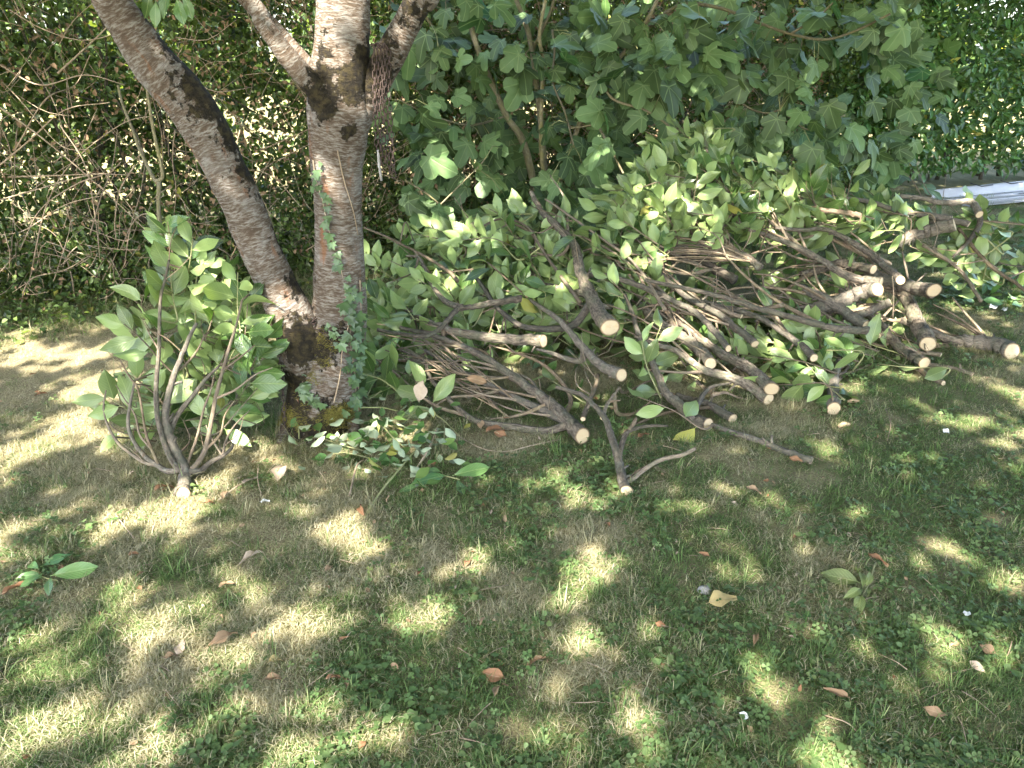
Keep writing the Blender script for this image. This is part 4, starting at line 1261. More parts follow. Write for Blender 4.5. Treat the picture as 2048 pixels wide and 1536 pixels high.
b = B('many stemmed low branch with a big oval cut nearest the bramble cuttings', (1165, 872), 18, [(1140, 848), (1110, 815), (1080, 792), (1050, 770), (1000, 735), (950, 705), (905, 685), (855, 668), (800, 655)], -0.05, tipr=.25, steep=0.06)
b.side([(1140, 850), (1090, 822), (1050, 805), (1000, 780), (945, 755), (900, 730), (850, 700)], 11, dy=-.02)
b.side([(1138, 860), (1090, 862), (1020, 855), (960, 845), (925, 825), (890, 790), (860, 755), (845, 720), (800, 700)], 9, dy=-.03)
b.side([(960, 845), (930, 830), (880, 815), (840, 790), (790, 745), (740, 710)], 5, dy=-.02)
b.side([(1148, 845), (1142, 800), (1120, 760), (1080, 725), (1030, 705), (980, 690)], 6)
b.side([(1080, 792), (1060, 760), (1020, 745), (960, 735), (860, 722), (775, 718)], 4, dy=-.03)
b.side([(1000, 780), (960, 790), (900, 795), (870, 812)], 4, dy=-.03)
b.side([(1000, 735), (960, 700), (880, 690), (760, 668)], 4)
b.side([(1100, 818), (1040, 830), (980, 838)], 5, dy=-.01)
for q in [((940, 700), (890, 660), (850, 648)), ((960, 705), (900, 690), (840, 690), (790, 700)), ((900, 730), (840, 725), (770, 700)), ((930, 745), (870, 740), (820, 750)), ((1000, 735), (930, 720), (880, 735)), ((1010, 760), (950, 760), (880, 755), (830, 765)), ((1030, 800), (970, 790), (930, 775))]:
    b.side(list(q), 3, dy=-.05)
for _ in range(22):
    x0, y0 = rnd(900, 1110), 0
    y0 = 690 + (x0 - 900) * .55 + rnd(0, 70)
    a_ = R(rnd(196, 222))
    ln = rnd(90, 230)
    b.side([(x0, y0), (x0 + math.cos(a_) * ln * .5 + rnd(-8, 8), y0 + math.sin(a_) * ln * .5 + rnd(-8, 8)), (x0 + math.cos(a_) * ln, y0 + math.sin(a_) * ln + rnd(-16, 16))], rnd(1.8, 3.4), dy=rnd(-.12, .02), n=5)
b.twigs(10, (.1, .22), bias=(-.8, .1, .15))
b = B('forked grey branch standing out furthest onto the grass with a small round cut', (1253, 990), 13, [(1247, 968), (1242, 945), (1234, 908), (1223, 872), (1208, 834), (1188, 811), (1160, 788), (1112, 774)], yfun=lambda px, py: gnd(1253, 985).y + max(0, 990 - py) * .0026, tipr=.35)
b.side([(1238, 915), (1246, 881), (1258, 862), (1296, 852), (1336, 852)], 7)
b.side([(1258, 862), (1270, 842), (1272, 835)], 5, cut=True)
b.side([(1252, 968), (1266, 958), (1287, 940), (1323, 919), (1364, 910), (1390, 897)], 5.5, cut=True, tipr=.75)
b.side([(1250, 962), (1270, 945), (1305, 925)], 3.5)
b = B('grey green stem with a long slanted pale cut lying just over the lawn in front', (1416, 857), 15, [(1398, 844), (1375, 824), (1349, 802), (1331, 785), (1313, 745), (1290, 694), (1274, 659), (1264, 625), (1250, 590)], -0.02, tipr=.28, steep=0.0)
b.side([(1393, 826), (1400, 800), (1412, 782), (1428, 772), (1462, 766)], 6.5)
b.side([(1331, 785), (1316, 760), (1300, 720)], 3)
b = B('short round stub with a clean small cut beside the slanted stem, carrying two upright twigs', (1465, 840), 11, [(1445, 828), (1425, 815), (1406, 806), (1385, 803), (1350, 790)], 0.02, tipr=.7)
b.side([(1425, 813), (1423, 795), (1428, 774)], 5)
b.side([(1428, 790), (1450, 785), (1475, 795), (1492, 804)], 4, cut=True)
b = B('dark log with a bright round cut, upper of two lying side by side', (1543, 778), 15, [(1525, 760), (1500, 738), (1475, 724), (1440, 705), (1405, 680, .03), (1360, 645, .06), (1310, 615, .1)], -0.05, tipr=.5, steep=0.35)
b = B('dark log with its cut seen edge on, lower of two side by side', (1537, 801), 14, [(1515, 782), (1484, 764), (1446, 750), (1411, 741), (1381, 722), (1349, 700), (1310, 688), (1270, 672)], -0.02, tipr=.3, steep=0.0)
b.side([(1411, 741), (1370, 745), (1320, 742), (1290, 738)], 4)
b = B('stout greenish log with a pale cut under crossing thinner stems mid heap', (1421, 727), 13, [(1408, 709), (1385, 688), (1355, 668), (1330, 652), (1305, 635), (1280, 610, .06)], 0.0, tipr=.75, steep=0.3)
b.side([(1362, 680), (1323, 682), (1287, 676), (1240, 655)], 5, dy=-.02)
b.side([(1345, 660), (1340, 630), (1330, 605)], 5)
b.side([(1330, 652), (1352, 630), (1362, 600)], 4)
b = B('long smooth brown stem with a splintered tip sweeping down from the upper heap', (1457, 697), 7, [(1445, 682), (1430, 664), (1408, 640), (1381, 618), (1346, 602), (1300, 580), (1250, 562), (1200, 550), (1160, 555)], -0.12, tipr=.9)
b.side([(1300, 580), (1270, 540), (1230, 520), (1180, 505)], 3.5)
b = B('medium grey branch with a torn brown cut to the right of the splintered stem', (1510, 688), 9, [(1495, 674), (1470, 655), (1440, 630), (1408, 612), (1375, 595), (1340, 565), (1310, 535), (1290, 505, .05)], -0.04, tipr=.6)
b = B('pale straight stem with a big leaf hanging from its cut end', (1628, 716), 9, [(1610, 697), (1587, 680), (1560, 660), (1528, 640), (1500, 628), (1450, 615), (1400, 600)], -0.03, tipr=.5)
b = B('long thin branch running level across the heap to a pair of frayed cuts', (1735, 661), 9, [(1705, 660), (1660, 655), (1628, 647), (1567, 630), (1500, 612), (1430, 590), (1360, 575), (1290, 560)], -0.14, tipr=.45, steep=0.0)
b.side([(1500, 612), (1450, 585), (1380, 548), (1330, 528)], 4)
b = B('upright grey log standing at the front of the heap with a pale sawn foot', (1664, 838), 14, [(1663, 815), (1664, 790), (1667, 768), (1672, 748), (1680, 720), (1690, 690)], 0.02, tipr=.5, steep=0.3)
b.side([(1666, 780), (1685, 765), (1712, 752), (1740, 740)], 6)
b.side([(1672, 748), (1690, 735), (1715, 730)], 5)
b = B('curved greenish log with an oval cut and two small pale stubs on its back', (1849, 726), 13, [(1832, 715), (1805, 698), (1780, 676), (1762, 650), (1735, 630), (1710, 600, .03), (1680, 580, .06)], -0.02, tipr=.55, steep=0.35)
b.side([(1790, 684), (1782, 674), (1773, 674)], 6, cut=True, dy=-.07, tipr=.9)
b.side([(1784, 680), (1770, 668), (1758, 671)], 6, cut=True, dy=-.09, tipr=.9)
b.side([(1780, 690), (1768, 692), (1740, 685), (1700, 676)], 4)
b = B('dark lichen stained log with a frayed square cut pointing up to the right', (1733, 652), 12, [(1712, 640), (1685, 620), (1658, 602), (1630, 588), (1600, 575, .04)], 0.02, tipr=.8)
b = B('thick dark log pointing at the viewer with a striped sawn face, below big stumps', (1856, 688), 17, [(1846, 668), (1836, 648), (1828, 625), (1818, 606), (1804, 588, .05), (1780, 570, .08)], -0.02, tipr=.75, steep=0.3)
b.side([(1836, 650), (1805, 640), (1780, 640), (1750, 625)], 6)
b = B('heavy log lying out on the far right lawn with a large sawn face', (2020, 717), 18, [(1998, 704), (1968, 692), (1940, 685), (1918, 682)], 0.03, tipr=.8, steep=0.3)
b.side([(1940, 687), (1900, 680), (1870, 668), (1840, 655), (1800, 640)], 10, tipr=.7)
b.side([(1995, 700), (1960, 660), (1925, 620), (1905, 595)], 4, dy=.02)
b.side([(1960, 680), (1935, 655), (1905, 640), (1870, 625)], 4)
b = B('big round log end standing out to the right above the striped sawn face', (1868, 581), 15, [(1845, 578), (1815, 573), (1790, 566), (1755, 555), (1720, 540, .04), (1680, 525, .06)], -0.03, tipr=.8, steep=0.6)
b = B('thick log with a wide round pale face beside the smaller cut of a curved branch', (1755, 579), 15, [(1730, 582), (1702, 592), (1676, 604), (1640, 615, .03), (1600, 622, .05)], -0.04, tipr=.9, steep=0.6)
b = B('slim branch with a small round cut between two wider round faces on the right', (1801, 560), 9, [(1785, 545), (1765, 530), (1741, 508), (1709, 487), (1680, 471), (1645, 458), (1605, 460), (1550, 455)], -0.08, tipr=.45, steep=0.45)
b.side([(1797, 536), (1780, 528), (1762, 525), (1720, 505), (1690, 480)], 5)
b = B('pale barked log with a round cut lying behind the curved main branch', (1747, 539), 10, [(1725, 535), (1700, 530), (1675, 528), (1640, 540, .04), (1600, 550, .07)], 0.0, tipr=.9, steep=0.5)
b = B('long curved main branch rising from the right logs to the leafy crest of the heap', (1763, 563), 10, [(1735, 561), (1705, 556), (1675, 542), (1645, 522), (1615, 505), (1580, 488), (1544, 474), (1510, 462), (1481, 449), (1462, 405), (1449, 370), (1422, 315), (1398, 279)], -0.1, tipr=.28, steep=0.3)
b.side([(1490, 452), (1461, 433), (1426, 412), (1398, 388)], 5)
b.side([(1436, 418), (1422, 440), (1405, 420), (1386, 398), (1355, 385)], 3.5)
b.side([(1500, 458), (1477, 455), (1440, 450), (1406, 447), (1347, 433)], 5)
b.side([(1580, 488), (1560, 450), (1545, 420)], 3)
b.side([(1620, 508), (1600, 470), (1585, 430), (1578, 400)], 3)
b = B('slim sunlit branch with an oval cut just above a thicker brown log', (1903, 438), 8, [(1880, 435), (1850, 430), (1820, 426), (1790, 420), (1745, 405), (1700, 398), (1650, 392)], -0.02, tipr=.5, steep=0.3)
b = B('thicker brown log with an oval cut just under the slim sunlit branch', (1909, 449), 14, [(1880, 455), (1850, 463), (1822, 472), (1790, 490, .04)], 0.0, tipr=.85, steep=0.45)
b = B('stub end half hidden behind the brown log at the top right of the heap', (1938, 449), 7, [(1915, 443), (1890, 440), (1850, 445, .05)], 0.08, tipr=.9)
b = B('bent branch with a frayed pale cut and big fanned leaves by the white panel', (1959, 429), 8, [(1950, 411), (1936, 403), (1905, 405), (1875, 404), (1845, 396), (1800, 392)], 0.05, tipr=.6)
b.side([(1953, 425), (1960, 447), (1942, 476), (1925, 495), (1905, 515)], 7)
b = B('long bare reddish twig leaning out over the grass at the far right', (2060, 592), 3.5, [(2030, 565), (1990, 540), (1960, 510), (1935, 480), (1917, 457)], 0.05, cut_face=False, tipr=1.2, mat=M['twig'])
b = B('thin pale stick hanging down to the lawn at the right of the heap', (1962, 602), 4, [(1948, 580), (1930, 552), (1905, 527), (1870, 505), (1845, 490)], 0.0, cut_face=False, tipr=.9, mat=M['twig'])
b = B('short sloping stub with a bare end between the round faces and the upright dark log', (1781, 604), 9, [(1765, 610), (1745, 620), (1722, 628), (1690, 640, .04)], -0.02, tipr=.9, steep=0.4)
b = B('small broken stub jutting from beneath the greenish curved log', (1882, 710), 5, [(1860, 707), (1835, 706), (1800, 705, .03)], 0.02, tipr=.8)
b = B('bare splintered stick poking onto the lawn below the heavy right log', (1939, 774), 4.5, [(1915, 765), (1892, 755), (1870, 748), (1850, 740), (1820, 725)], 0.02, tipr=1.0)
b = B('stripped stick with torn pale bark resting on the grass under the oval cut', (1880, 795), 6, [(1860, 784), (1843, 770), (1836, 750), (1832, 735)], 0.02, tipr=.9)
b = B('bent bare stick lying alone on the grass in front of the heap', (1624, 924), 9, [(1600, 917), (1565, 902), (1525, 884), (1481, 870), (1440, 856), (1400, 842)], yfun=lambda px, py: gnd(px, py + 4).y, tipr=.6)
b = B('small peeled stub pointing down beside the oval low cut', (1166, 838), 5.5, [(1172, 820), (1180, 800), (1191, 773), (1196, 750)], -0.08, tipr=.8)
b = B('thin twiggy fork with a small white cut in front of the torn knobbly branch', (1205, 836), 5.5, [(1208, 825), (1213, 812), (1224, 795), (1238, 776)], -0.1, tipr=.5)
b.side([(1211, 818), (1235, 826), (1264, 829), (1290, 812), (1301, 802)], 5)
b.side([(1224, 795), (1250, 785), (1290, 765), (1310, 760)], 3.5)
b = B('cut stub barely showing among leaves at the crest of the heap', (1723, 432), 6, [(1705, 428), (1680, 424), (1640, 420)], 0.02, tipr=.9)
b = B('long yellowish shoot arching out of the heap towards the cherry trunk', (915, 562), 4.5, [(900, 545), (870, 525), (835, 505), (800, 487), (765, 470), (728, 455)], -0.02, tipr=.5, cut_face=False, mat=M['twig'])
b.side([(835, 505), (860, 545), (895, 575)], 3)
b = B('pair of thin arching stems looped over the left leaves of the heap', (1160, 605), 4.5, [(1135, 570), (1105, 530), (1082, 495), (1055, 455), (1010, 437), (970, 450), (935, 475)], -0.02, tipr=.5, cut_face=False, mat=M['twig'])
b.side([(1090, 505), (1060, 465), (1020, 448), (985, 470)], 3.5)
b = B('very long straight thin stem slanting across the middle of the heap', (1330, 620), 4, [(1300, 570), (1262, 520), (1200, 475), (1130, 425), (1090, 398)], -0.08, tipr=.6, cut_face=False, mat=M['twig'])
b = B('bundle of dry parallel twigs tucked under the leafy crest', (1520, 535), 9, [(1490, 512), (1434, 496), (1395, 492), (1345, 494)], 0.06, tipr=.4, cut_face=False)
for k in range(16):
    o_ = rnd(-14, 26)
    b.side([(1500 + rnd(-20, 20), 520 + o_ * .3), (1440, 500 + o_), (1390, 492 + o_ * 1.3), (1330 + rnd(-20, 30), 490 + o_ * 1.6)], 2.4, name='twig', n=5, dy=rnd(-.05, .05))
b = B('dark heavy branch lying deep in the shadow under the crest', (1470, 560), 11, [(1440, 545), (1400, 520), (1370, 515), (1320, 530), (1260, 550)], 0.22, tipr=.6, cut_face=False)
b = B('small round cut peeking out from shade between the two long stems', (1483, 633), 5, [(1470, 630), (1450, 622), (1420, 610)], 0.02, tipr=.9)

# thinner stems of the same branches, running alongside
for bb in list(BR):
    if bb.rpx < 7 or bb.px[0][1] < 470 or bb.px[0][1] > 842:
        continue
    for _ in range(4 if bb.px[0][0] > 1330 else 1):
        i = random.randrange(1, max(2, len(bb.px) - 2))
        x0, y0 = bb.px[i]
        x1, y1 = bb.px[min(i + 2, len(bb.px) - 1)]
        a_ = math.atan2(y1 - y0, x1 - x0) + rnd(-.45, .45)
        ln = rnd(110, 280)
        c_ = rnd(-.35, .35)
        pts = [(x0, y0), (x0 + math.cos(a_) * ln * .4, y0 + math.sin(a_) * ln * .4), (x0 + math.cos(a_ + c_ * .5) * ln * .75, y0 + math.sin(a_ + c_ * .5) * ln * .75), (x0 + math.cos(a_ + c_) * ln, y0 + math.sin(a_ + c_) * ln)]
        bb.side(pts, rnd(2.2, 5.0), dy=rnd(-.08, .12), tipr=.4)
TB_ = [(bb, k) for bb in BR for k in range(len(bb.all))]
BP = np.array([bb.all[k][0] for bb, k in TB_])
def spray(px, py, dy, nleaf=12, size=(.085, .135), d=None, kind='laurel', ln=.34):
    Y = ysurf(px, py) + dy
    t = at(px, py, Y)
    g = gz1(t.x, t.y)
    if t.z < g + .05:
        t.z = g + .05
    a = np.array(t) + np.array([.18, -.18, -.05])
    order = np.argsort(np.linalg.norm(BP - a, axis=1))
    for j in order[:400:8]:
        bb = TB_[j][0]
        if bb.nl < 270:
            break
    dd = d or (rnd(-1.0, .1), rnd(.0, .8), rnd(-.15, .55))
    bb.shoot(t, dd, ln, nleaf, size, kind)
def fill(poly, step, dy, nleaf, jit=.4, **k):
    xs_, ys_ = [p[0] for p in poly], [p[1] for p in poly]
    yy = min(ys_)
    while yy < max(ys_):
        xx = min(xs_)
        while xx < max(xs_):
            px, py = xx + rnd(-jit, jit) * step, yy + rnd(-jit, jit) * step
            c = False
            for i in range(len(poly)):
                (x1, y1), (x2, y2) = poly[i], poly[i - 1]
                if (y1 > py) != (y2 > py) and px < (x2 - x1) * (py - y1) / (y2 - y1) + x1:
                    c = not c
            if c:
                spray(px, py, rnd(*dy), nleaf, **k)
            xx += step
        yy += step * .8
fill([(735, 520), (860, 480), (980, 450), (1100, 425), (1230, 470), (1330, 560), (1330, 640), (735, 640)], 52, (.08, .35), 12)
fill([(735, 540), (880, 470), (1000, 440), (1230, 480), (1330, 560), (1320, 620), (735, 640)], 64, (.0, .15), 11)
fill([(735, 640), (1250, 640), (1230, 720), (1000, 730), (900, 800), (735, 830)], 54, (.22, .5), 10)
fill([(1215, 400), (1290, 330), (1385, 262), (1450, 320), (1500, 420), (1460, 470), (1230, 480)], 44, (.02, .22), 13, d=None)
fill([(1215, 420), (1270, 350), (1330, 290), (1400, 250), (1470, 320), (1500, 420), (1460, 470), (1230, 480)], 40, (-.08, .1), 11)
fill([(1440, 350), (1560, 370), (1700, 385), (1790, 390), (1900, 420), (1890, 460), (1480, 470)], 46, (.02, .25), 12)
fill([(1240, 560), (1700, 560), (1780, 640), (1640, 720), (1420, 760), (1250, 700)], 60, (.32, .6), 10)
fill([(1330, 460), (1700, 480), (1780, 540), (1500, 560), (1340, 540)], 64, (.35, .6), 9)
fill([(1250, 700), (1560, 760), (1500, 810), (1300, 800)], 72, (.25, .45), 7)
fill([(1560, 620), (1700, 640), (1700, 760), (1590, 810), (1540, 740)], 46, (.10, .28), 10)
fill([(1860, 460), (2000, 470), (1990, 560), (1900, 580), (1850, 520)], 48, (.15, .45), 10)
fill([(1680, 760), (1860, 740), (1830, 680), (1700, 690)], 70, (.1, .3), 7)
for q in [(1098, 425, .05, 6), (1140, 470, .0, 6), (1320, 705, -.05, 5), (1300, 740, -.05, 6), (1330, 830, -.06, 4), (1195, 575, -.08, 4), (1240, 590, -.05, 5), (1195, 620, .02, 4), (1650, 700, -.04, 5), (1600, 770, -.02, 7), (1575, 800, 0, 6), (1640, 790, -.03, 5),
          (1990, 440, .05, 7), (1970, 420, .08, 6), (1960, 470, .05, 6), (1815, 745, -.05, 3), (1700, 560, .1, 5), (1860, 510, .1, 6), (1120, 790, .1, 5), (840, 800, .05, 6), (770, 800, .05, 7), (760, 740, 0, 6), (800, 640, -.02, 6),
          (1250, 400, .05, 8), (1420, 290, .05, 9), (1360, 300, .05, 9), (1330, 350, .0, 9), (1280, 420, .0, 9), (1300, 480, .0, 9), (1550, 340, .1, 6), (1520, 330, .1, 5), (1610, 350, .1, 7), (960, 480, .1, 8), (900, 470, .12, 8), (830, 480, .12, 7), (1010, 430, .15, 8), (760, 530, .05, 8)]:
    spray(*q, size=(.10, .14))
for q in [(1385, 275, -.02, 10), (1420, 300, 0, 10), (1350, 320, 0, 10), (1400, 330, -.05, 10), (1310, 370, 0, 10), (1460, 350, 0, 9), (1270, 410, -.05, 10), (1330, 420, -.08, 10), (1390, 400, -.05, 9), (1230, 440, 0, 9), (1500, 380, 0, 9), (1560, 390, .0, 9), (1630, 385, .0, 9), (1700, 390, .0, 8), (1290, 470, -.05, 9), (1420, 270, .02, 8)]:
    spray(*q, size=(.10, .14), d=(rnd(-.9, .1), rnd(-.1, .4), rnd(.1, .8)))
for bb in BR[::2]:
    bb.twigs(5)

# ================================================================== leafy cut branch propped against the tree
SY = lambda px, py: 2.56 + (995 - py) * .00088 + .13 * (1 - math.exp(-max(0, 995 - py) / 45.0))
s = Branch('forked leafy branch with a sawn foot standing upright left of the tree', (367, 997), 16, [(369, 985), (370, 960), (369, 935), (352, 905), (338, 870), (331, 838), (336, 795), (350, 745), (366, 706), (381, 669), (394, 646)],
           yfun=SY, tipr=.22, group=None)
SCALE_R = 1
SB = [s]
s.side([(362, 940), (350, 930), (330, 890), (316, 840), (312, 790), (314, 745), (318, 700), (319, 640), (322, 590), (330, 560), (338, 520)], 6.66, dy=-.02)
s.side([(356, 948), (335, 942), (314, 930), (290, 913), (266, 880), (256, 846), (262, 800), (270, 760)], 6.66)
s.side([(314, 930), (290, 925), (267, 911), (238, 888), (216, 852), (207, 817), (212, 780)], 4.44)
s.side([(382, 945), (392, 930), (410, 900), (422, 848), (431, 797), (446, 740), (460, 690), (474, 645), (484, 600)], 5.92, dy=-.01)
s.side([(386, 950), (400, 942), (420, 925), (445, 912), (462, 898), (466, 888)], 7.4, cut=True)
s.side([(338, 870), (345, 850), (357, 827), (381, 797), (410, 760), (440, 730)], 7.4, dy=.03)
s.side([(390, 905), (380, 880), (367, 842)], 2.96, dy=.05)
s.side([(378, 940), (385, 900), (394, 874), (408, 817), (421, 783), (428, 750)], 3.7, dy=.02)
s.side([(314, 930), (300, 890), (290, 858), (277, 782), (258, 752), (240, 720)], 3.7, dy=-.01)
s.side([(300, 905), (280, 870), (270, 830), (250, 800), (232, 770)], 2.96)
s.side([(350, 745), (370, 730), (395, 700), (408, 672)], 3.7, dy=.03)
s.side([(446, 740), (480, 715), (510, 690)], 2.96)
s.side([(431, 797), (470, 780), (510, 750), (545, 735)], 2.96)
s.side([(410, 900), (440, 870), (450, 830), (470, 800)], 2.96)
s.side([(445, 912), (452, 880), (470, 850), (500, 820)], 2.96)
s.side([(445, 912), (425, 880), (412, 850)], 2.96)
s.side([(318, 700), (300, 670), (285, 640)], 2.22)
s.side([(290, 913), (280, 900), (272, 905)], 5.18, cut=True)
s.twigs(14, (.08, .2), .3, (-.1, .3, .8))
SBP = s
for px, py, dy, nl, d in [(342, 500, .02, 8, (0.05, 0, 1)), (375, 525, .03, 7, (.3, 0, .8)), (345, 575, .03, 7, (0, .1, 1)), (400, 580, .08, 8, (.2, .2, .9)), (440, 590, .12, 8, (.3, .2, .8)), (478, 600, .02, 7, (.1, .0, 1)), (310, 640, .05, 7, (-.4, .2, .8)), (420, 640, .12, 9, (.2, .3, .6)),
                      (490, 640, .08, 8, (.2, .1, .9)), (520, 690, .10, 7, (.4, .2, .7)), (290, 690, .05, 7, (-.6, .1, .7)), (380, 700, .18, 9, (0, .5, .6)), (450, 710, .12, 9, (.2, .4, .5)), (505, 750, .10, 8, (.4, .2, .6)), (410, 765, .15, 9, (.1, .5, .4)),
                      (285, 775, .08, 7, (-.6, .3, .4)), (255, 820, .04, 7, (-.6, .0, .5)), (470, 795, .12, 9, (.4, .4, .3)), (350, 810, .22, 8, (-.1, .6, .3)), (480, 815, .12, 7, (.4, .3, .4)), (420, 850, .2, 8, (.1, .6, .1)), (290, 840, .15, 7, (-.4, .5, .2)), (240, 750, .02, 2, (-.3, 0, 1)),
                      (455, 850, .14, 5, (.3, .5, .3)), (440, 880, .15, 5, (.3, .6, 0)), (340, 740, .22, 8, (0, .5, .5)), (300, 730, .18, 8, (-.3, .4, .6)), (365, 620, .12, 8, (.1, .2, .8)), (470, 660, .14, 9, (.2, .3, .7))]:
    s.shoot(at(px, py, SY(px, py) + dy), d, .26, nl, (.095, .135))
    s.shoot(at(px + rnd(-22, 22), py + rnd(-18, 18), SY(px, py) + dy + .10), (d[0] + rnd(-.3, .3), d[1] + .2, d[2]), .24, max(3, nl - 1), (.09, .13))
for _ in range(30):
    px, py = rnd(265, 505), rnd(490, 800)
    s.shoot(at(px, py, SY(px, py) + rnd(.15, .3)), (rnd(-.6, .6), .3, rnd(.2, .9)), .24, 6, (.09, .13))
b = None

# ================================================================== ivy, chains, wire on the cherry tree
def on_trunk(px, py, off=.004, which=None):
    """point on the trunk's front face under that pixel"""
    best = None
    d = ray(px, py)
    o = Vector((0, 0, CAM_H))
    dn = d.normalized()
    for path, rad in ((trunk_path, trunk_rad), (stemL, None)):
        if rad is None: rad = [.09] * len(path)
        for p, rr in zip(path, rad):
            p = Vector(p)
            v = p - o
            t = v.dot(dn)
            q = o + dn * t
            dist = (p - q).length
            if best is None or dist - rr < best[0]:
                best = (dist - rr, p, rr, q, dist, dn)
    _, p, rr, q, dist, dn = best
    side = (q - p)
    s_ = min(dist, rr * .97)
    side = side.normalized() * s_ if dist > 1e-6 else side * 0
    depth = math.sqrt(max(0, (rr * 1.04) ** 2 - s_ ** 2)) + off
    P_ = p + side - dn * depth
    nrm = (side - dn * depth).normalized()
    return P_, nrm
ivy = empty('ivy_vine', at(705, 840, TY - .1), 'climbing ivy with small star shaped leaves running up the cherry trunk', 'ivy')
IB = ivy.location.copy()
def ivy_run(pts, k, size, spread=10, stem=True):
    P_ = [on_trunk(a, b)[0] for a, b in pts]
    pa = catmull([tuple(p) for p in P_], 6)
    if stem:
        tube_obj('vine_stem', pa, [.0035, .002], M['cane'], ivy, IB, n=5)
    for i in range(k):
        f = (i + random.random()) / k * (len(pts) - 1)
        j = min(int(f), len(pts) - 2)
        px = pts[j][0] + (pts[j + 1][0] - pts[j][0]) * (f - j) + random.gauss(0, spread)
        py = pts[j][1] + (pts[j + 1][1] - pts[j][1]) * (f - j) + random.gauss(0, spread * .5)
        p, nr = on_trunk(px, py, rnd(.008, .03))
        put_leaf('ivy', ivy, IB, p, (rnd(-.6, .6), rnd(-.4, 0), rnd(-1.2, -.2)), nr + Vector((0, -.1, .5)) + rvec(.25), rnd(*size))
ivy_run([(626, 320), (632, 360), (645, 400), (655, 450), (668, 490), (680, 530), (690, 580), (694, 620)], 26, (.028, .048), 7)
ivy_run([(694, 600), (702, 640), (700, 680), (706, 720), (712, 770), (708, 820)], 34, (.032, .06), 11)
ivy_run([(720, 560), (722, 640), (720, 700), (722, 760), (716, 830)], 26, (.03, .055), 9)
ivy_run([(596, 735), (606, 765), (612, 790), (630, 800), (645, 810)], 18, (.025, .045), 6)
ivy_run([(660, 655), (672, 660), (680, 670), (690, 690)], 12, (.02, .035), 9, stem=False)
ivy_run([(675, 300), (688, 360), (706, 420), (716, 470)], 0, (.02, .03))
ivy_run([(668, 805), (680, 750), (685, 700), (700, 640)], 0, (.02, .03))

def chain_link_mesh():
    L_, w, r_ = .030, .0072, .0022
    path = []
    for k in range(14):
        a = 2 * math.pi * k / 14
        path.append((w * math.cos(a), 0, (L_ / 2 - w) * (1 if math.sin(a) > 0 else -1) * (1 if abs(math.sin(a)) > .2 else .0 + abs(math.sin(a)) * 5) + w * math.sin(a)))
    n, V = 5, []
    P_ = np.array(path)
    for k in range(14):
        t = P_[(k + 1) % 14] - P_[k - 1]
        t /= np.linalg.norm(t)
        u = V3(0, 1, 0)
        w_ = np.cross(t, u)
        for j in range(n):
            a = 2 * math.pi * j / n
            V.append(P_[k] + (u * math.cos(a) + w_ * math.sin(a)) * r_)
    Q = [(k * n + j, k * n + (j + 1) % n, ((k + 1) % 14) * n + (j + 1) % n, ((k + 1) % 14) * n + j) for k in range(14) for j in range(n)]
    return mesh_np('link', np.array(V), np.array(Q), M['rust'])
LINK = chain_link_mesh()
def chain(label, strands):
    base = strands[0][0]
    root = empty('chain', base, label, 'chain')
    for st in strands:
        pa = catmull([tuple(p) for p in st], 12)
        acc, k, last = 0.0, 0, np.array(pa[0])
        for p in pa[1:]:
            seg = np.linalg.norm(p - last)
            while seg > 1e-9 and acc + seg >= .0245:
                f = (.0245 - acc) / seg
                q = last + (p - last) * f
                d = Vector(p - last).normalized()
                u = d.orthogonal().normalized()
                u = (Matrix.Rotation(R(90) * (k % 2) + R(25) + rnd(-.25, .25), 3, d) @ u).normalized()
                w = d.cross(u)
                mt = Matrix(((w.x, u.x, d.x, q[0] - base[0]), (w.y, u.y, d.y, q[1] - base[1]), (w.z, u.z, d.z, q[2] - base[2]), (0, 0, 0, 1)))
                o = bpy.data.objects.new('link', LINK)
                COL.objects.link(o)
                o.parent = root
                o.matrix_basis = mt
                last = q; acc = 0; seg = np.linalg.norm(p - last); k += 1
            acc += seg
            last = np.array(p)
    return root
cY = TY - .10
chain('rusty link chain looped many times over the crotch of the cherry limb and hanging down',
      [[at(742 + k * 1.0, 88, cY + .06), at(748 + k * 7, 100, cY + .01), at(750 + k * 6.5 + rnd(-3, 3), 180, cY + rnd(-.02, .02)), at(751 + k * 7.5 + rnd(-3, 3), 270, cY + rnd(-.02, .02)), at(754 + k * 8.5, e, cY)] for k, e in enumerate((300, 352, 330, 345, 356))])
strap = empty('strap', at(757, 320, cY), 'pale flat strap end hanging beside the rusty chain', 'strap')
tube_obj('strap_end', [tuple(at(756, 300, cY - .01)), tuple(at(758, 330, cY - .01)), tuple(at(763, 362, cY - .01))], [.005, .006, .005], M['stone'], strap, strap.location, n=6)
chain('short rusty chain hanging beside the left foot of the cherry trunk', [[at(557, 668, TY - .13), at(559, 720, TY - .13), at(566, 790, TY - .14), at(570, 850, TY - .16)]])
chain('rusty chain drawn across the cherry trunk just above its fork', [[on_trunk(625, 656, .012)[0], on_trunk(650, 664, .012)[0], on_trunk(680, 676, .012)[0], on_trunk(706, 682, .012)[0]]])
wire = empty('wire_binding', at(590, 655, TY - .1), 'rusty wire wound several times round the foot of the leaning cherry stem', 'wire')
for k in range(6):
    o_ = rnd(-10, 14)
    P_ = []
    for a in np.linspace(-.15, 1.15, 9):
        px, py = 550 + a * 72, 690 + o_ - a * (46 + rnd(-4, 4))
        P_.append(on_trunk(px, py, .006 + rnd(0, .006))[0])
    tube_obj('strand', catmull([tuple(p) for p in P_], 4), [.0022, .0022], M['rust'], wire, wire.location, n=5)

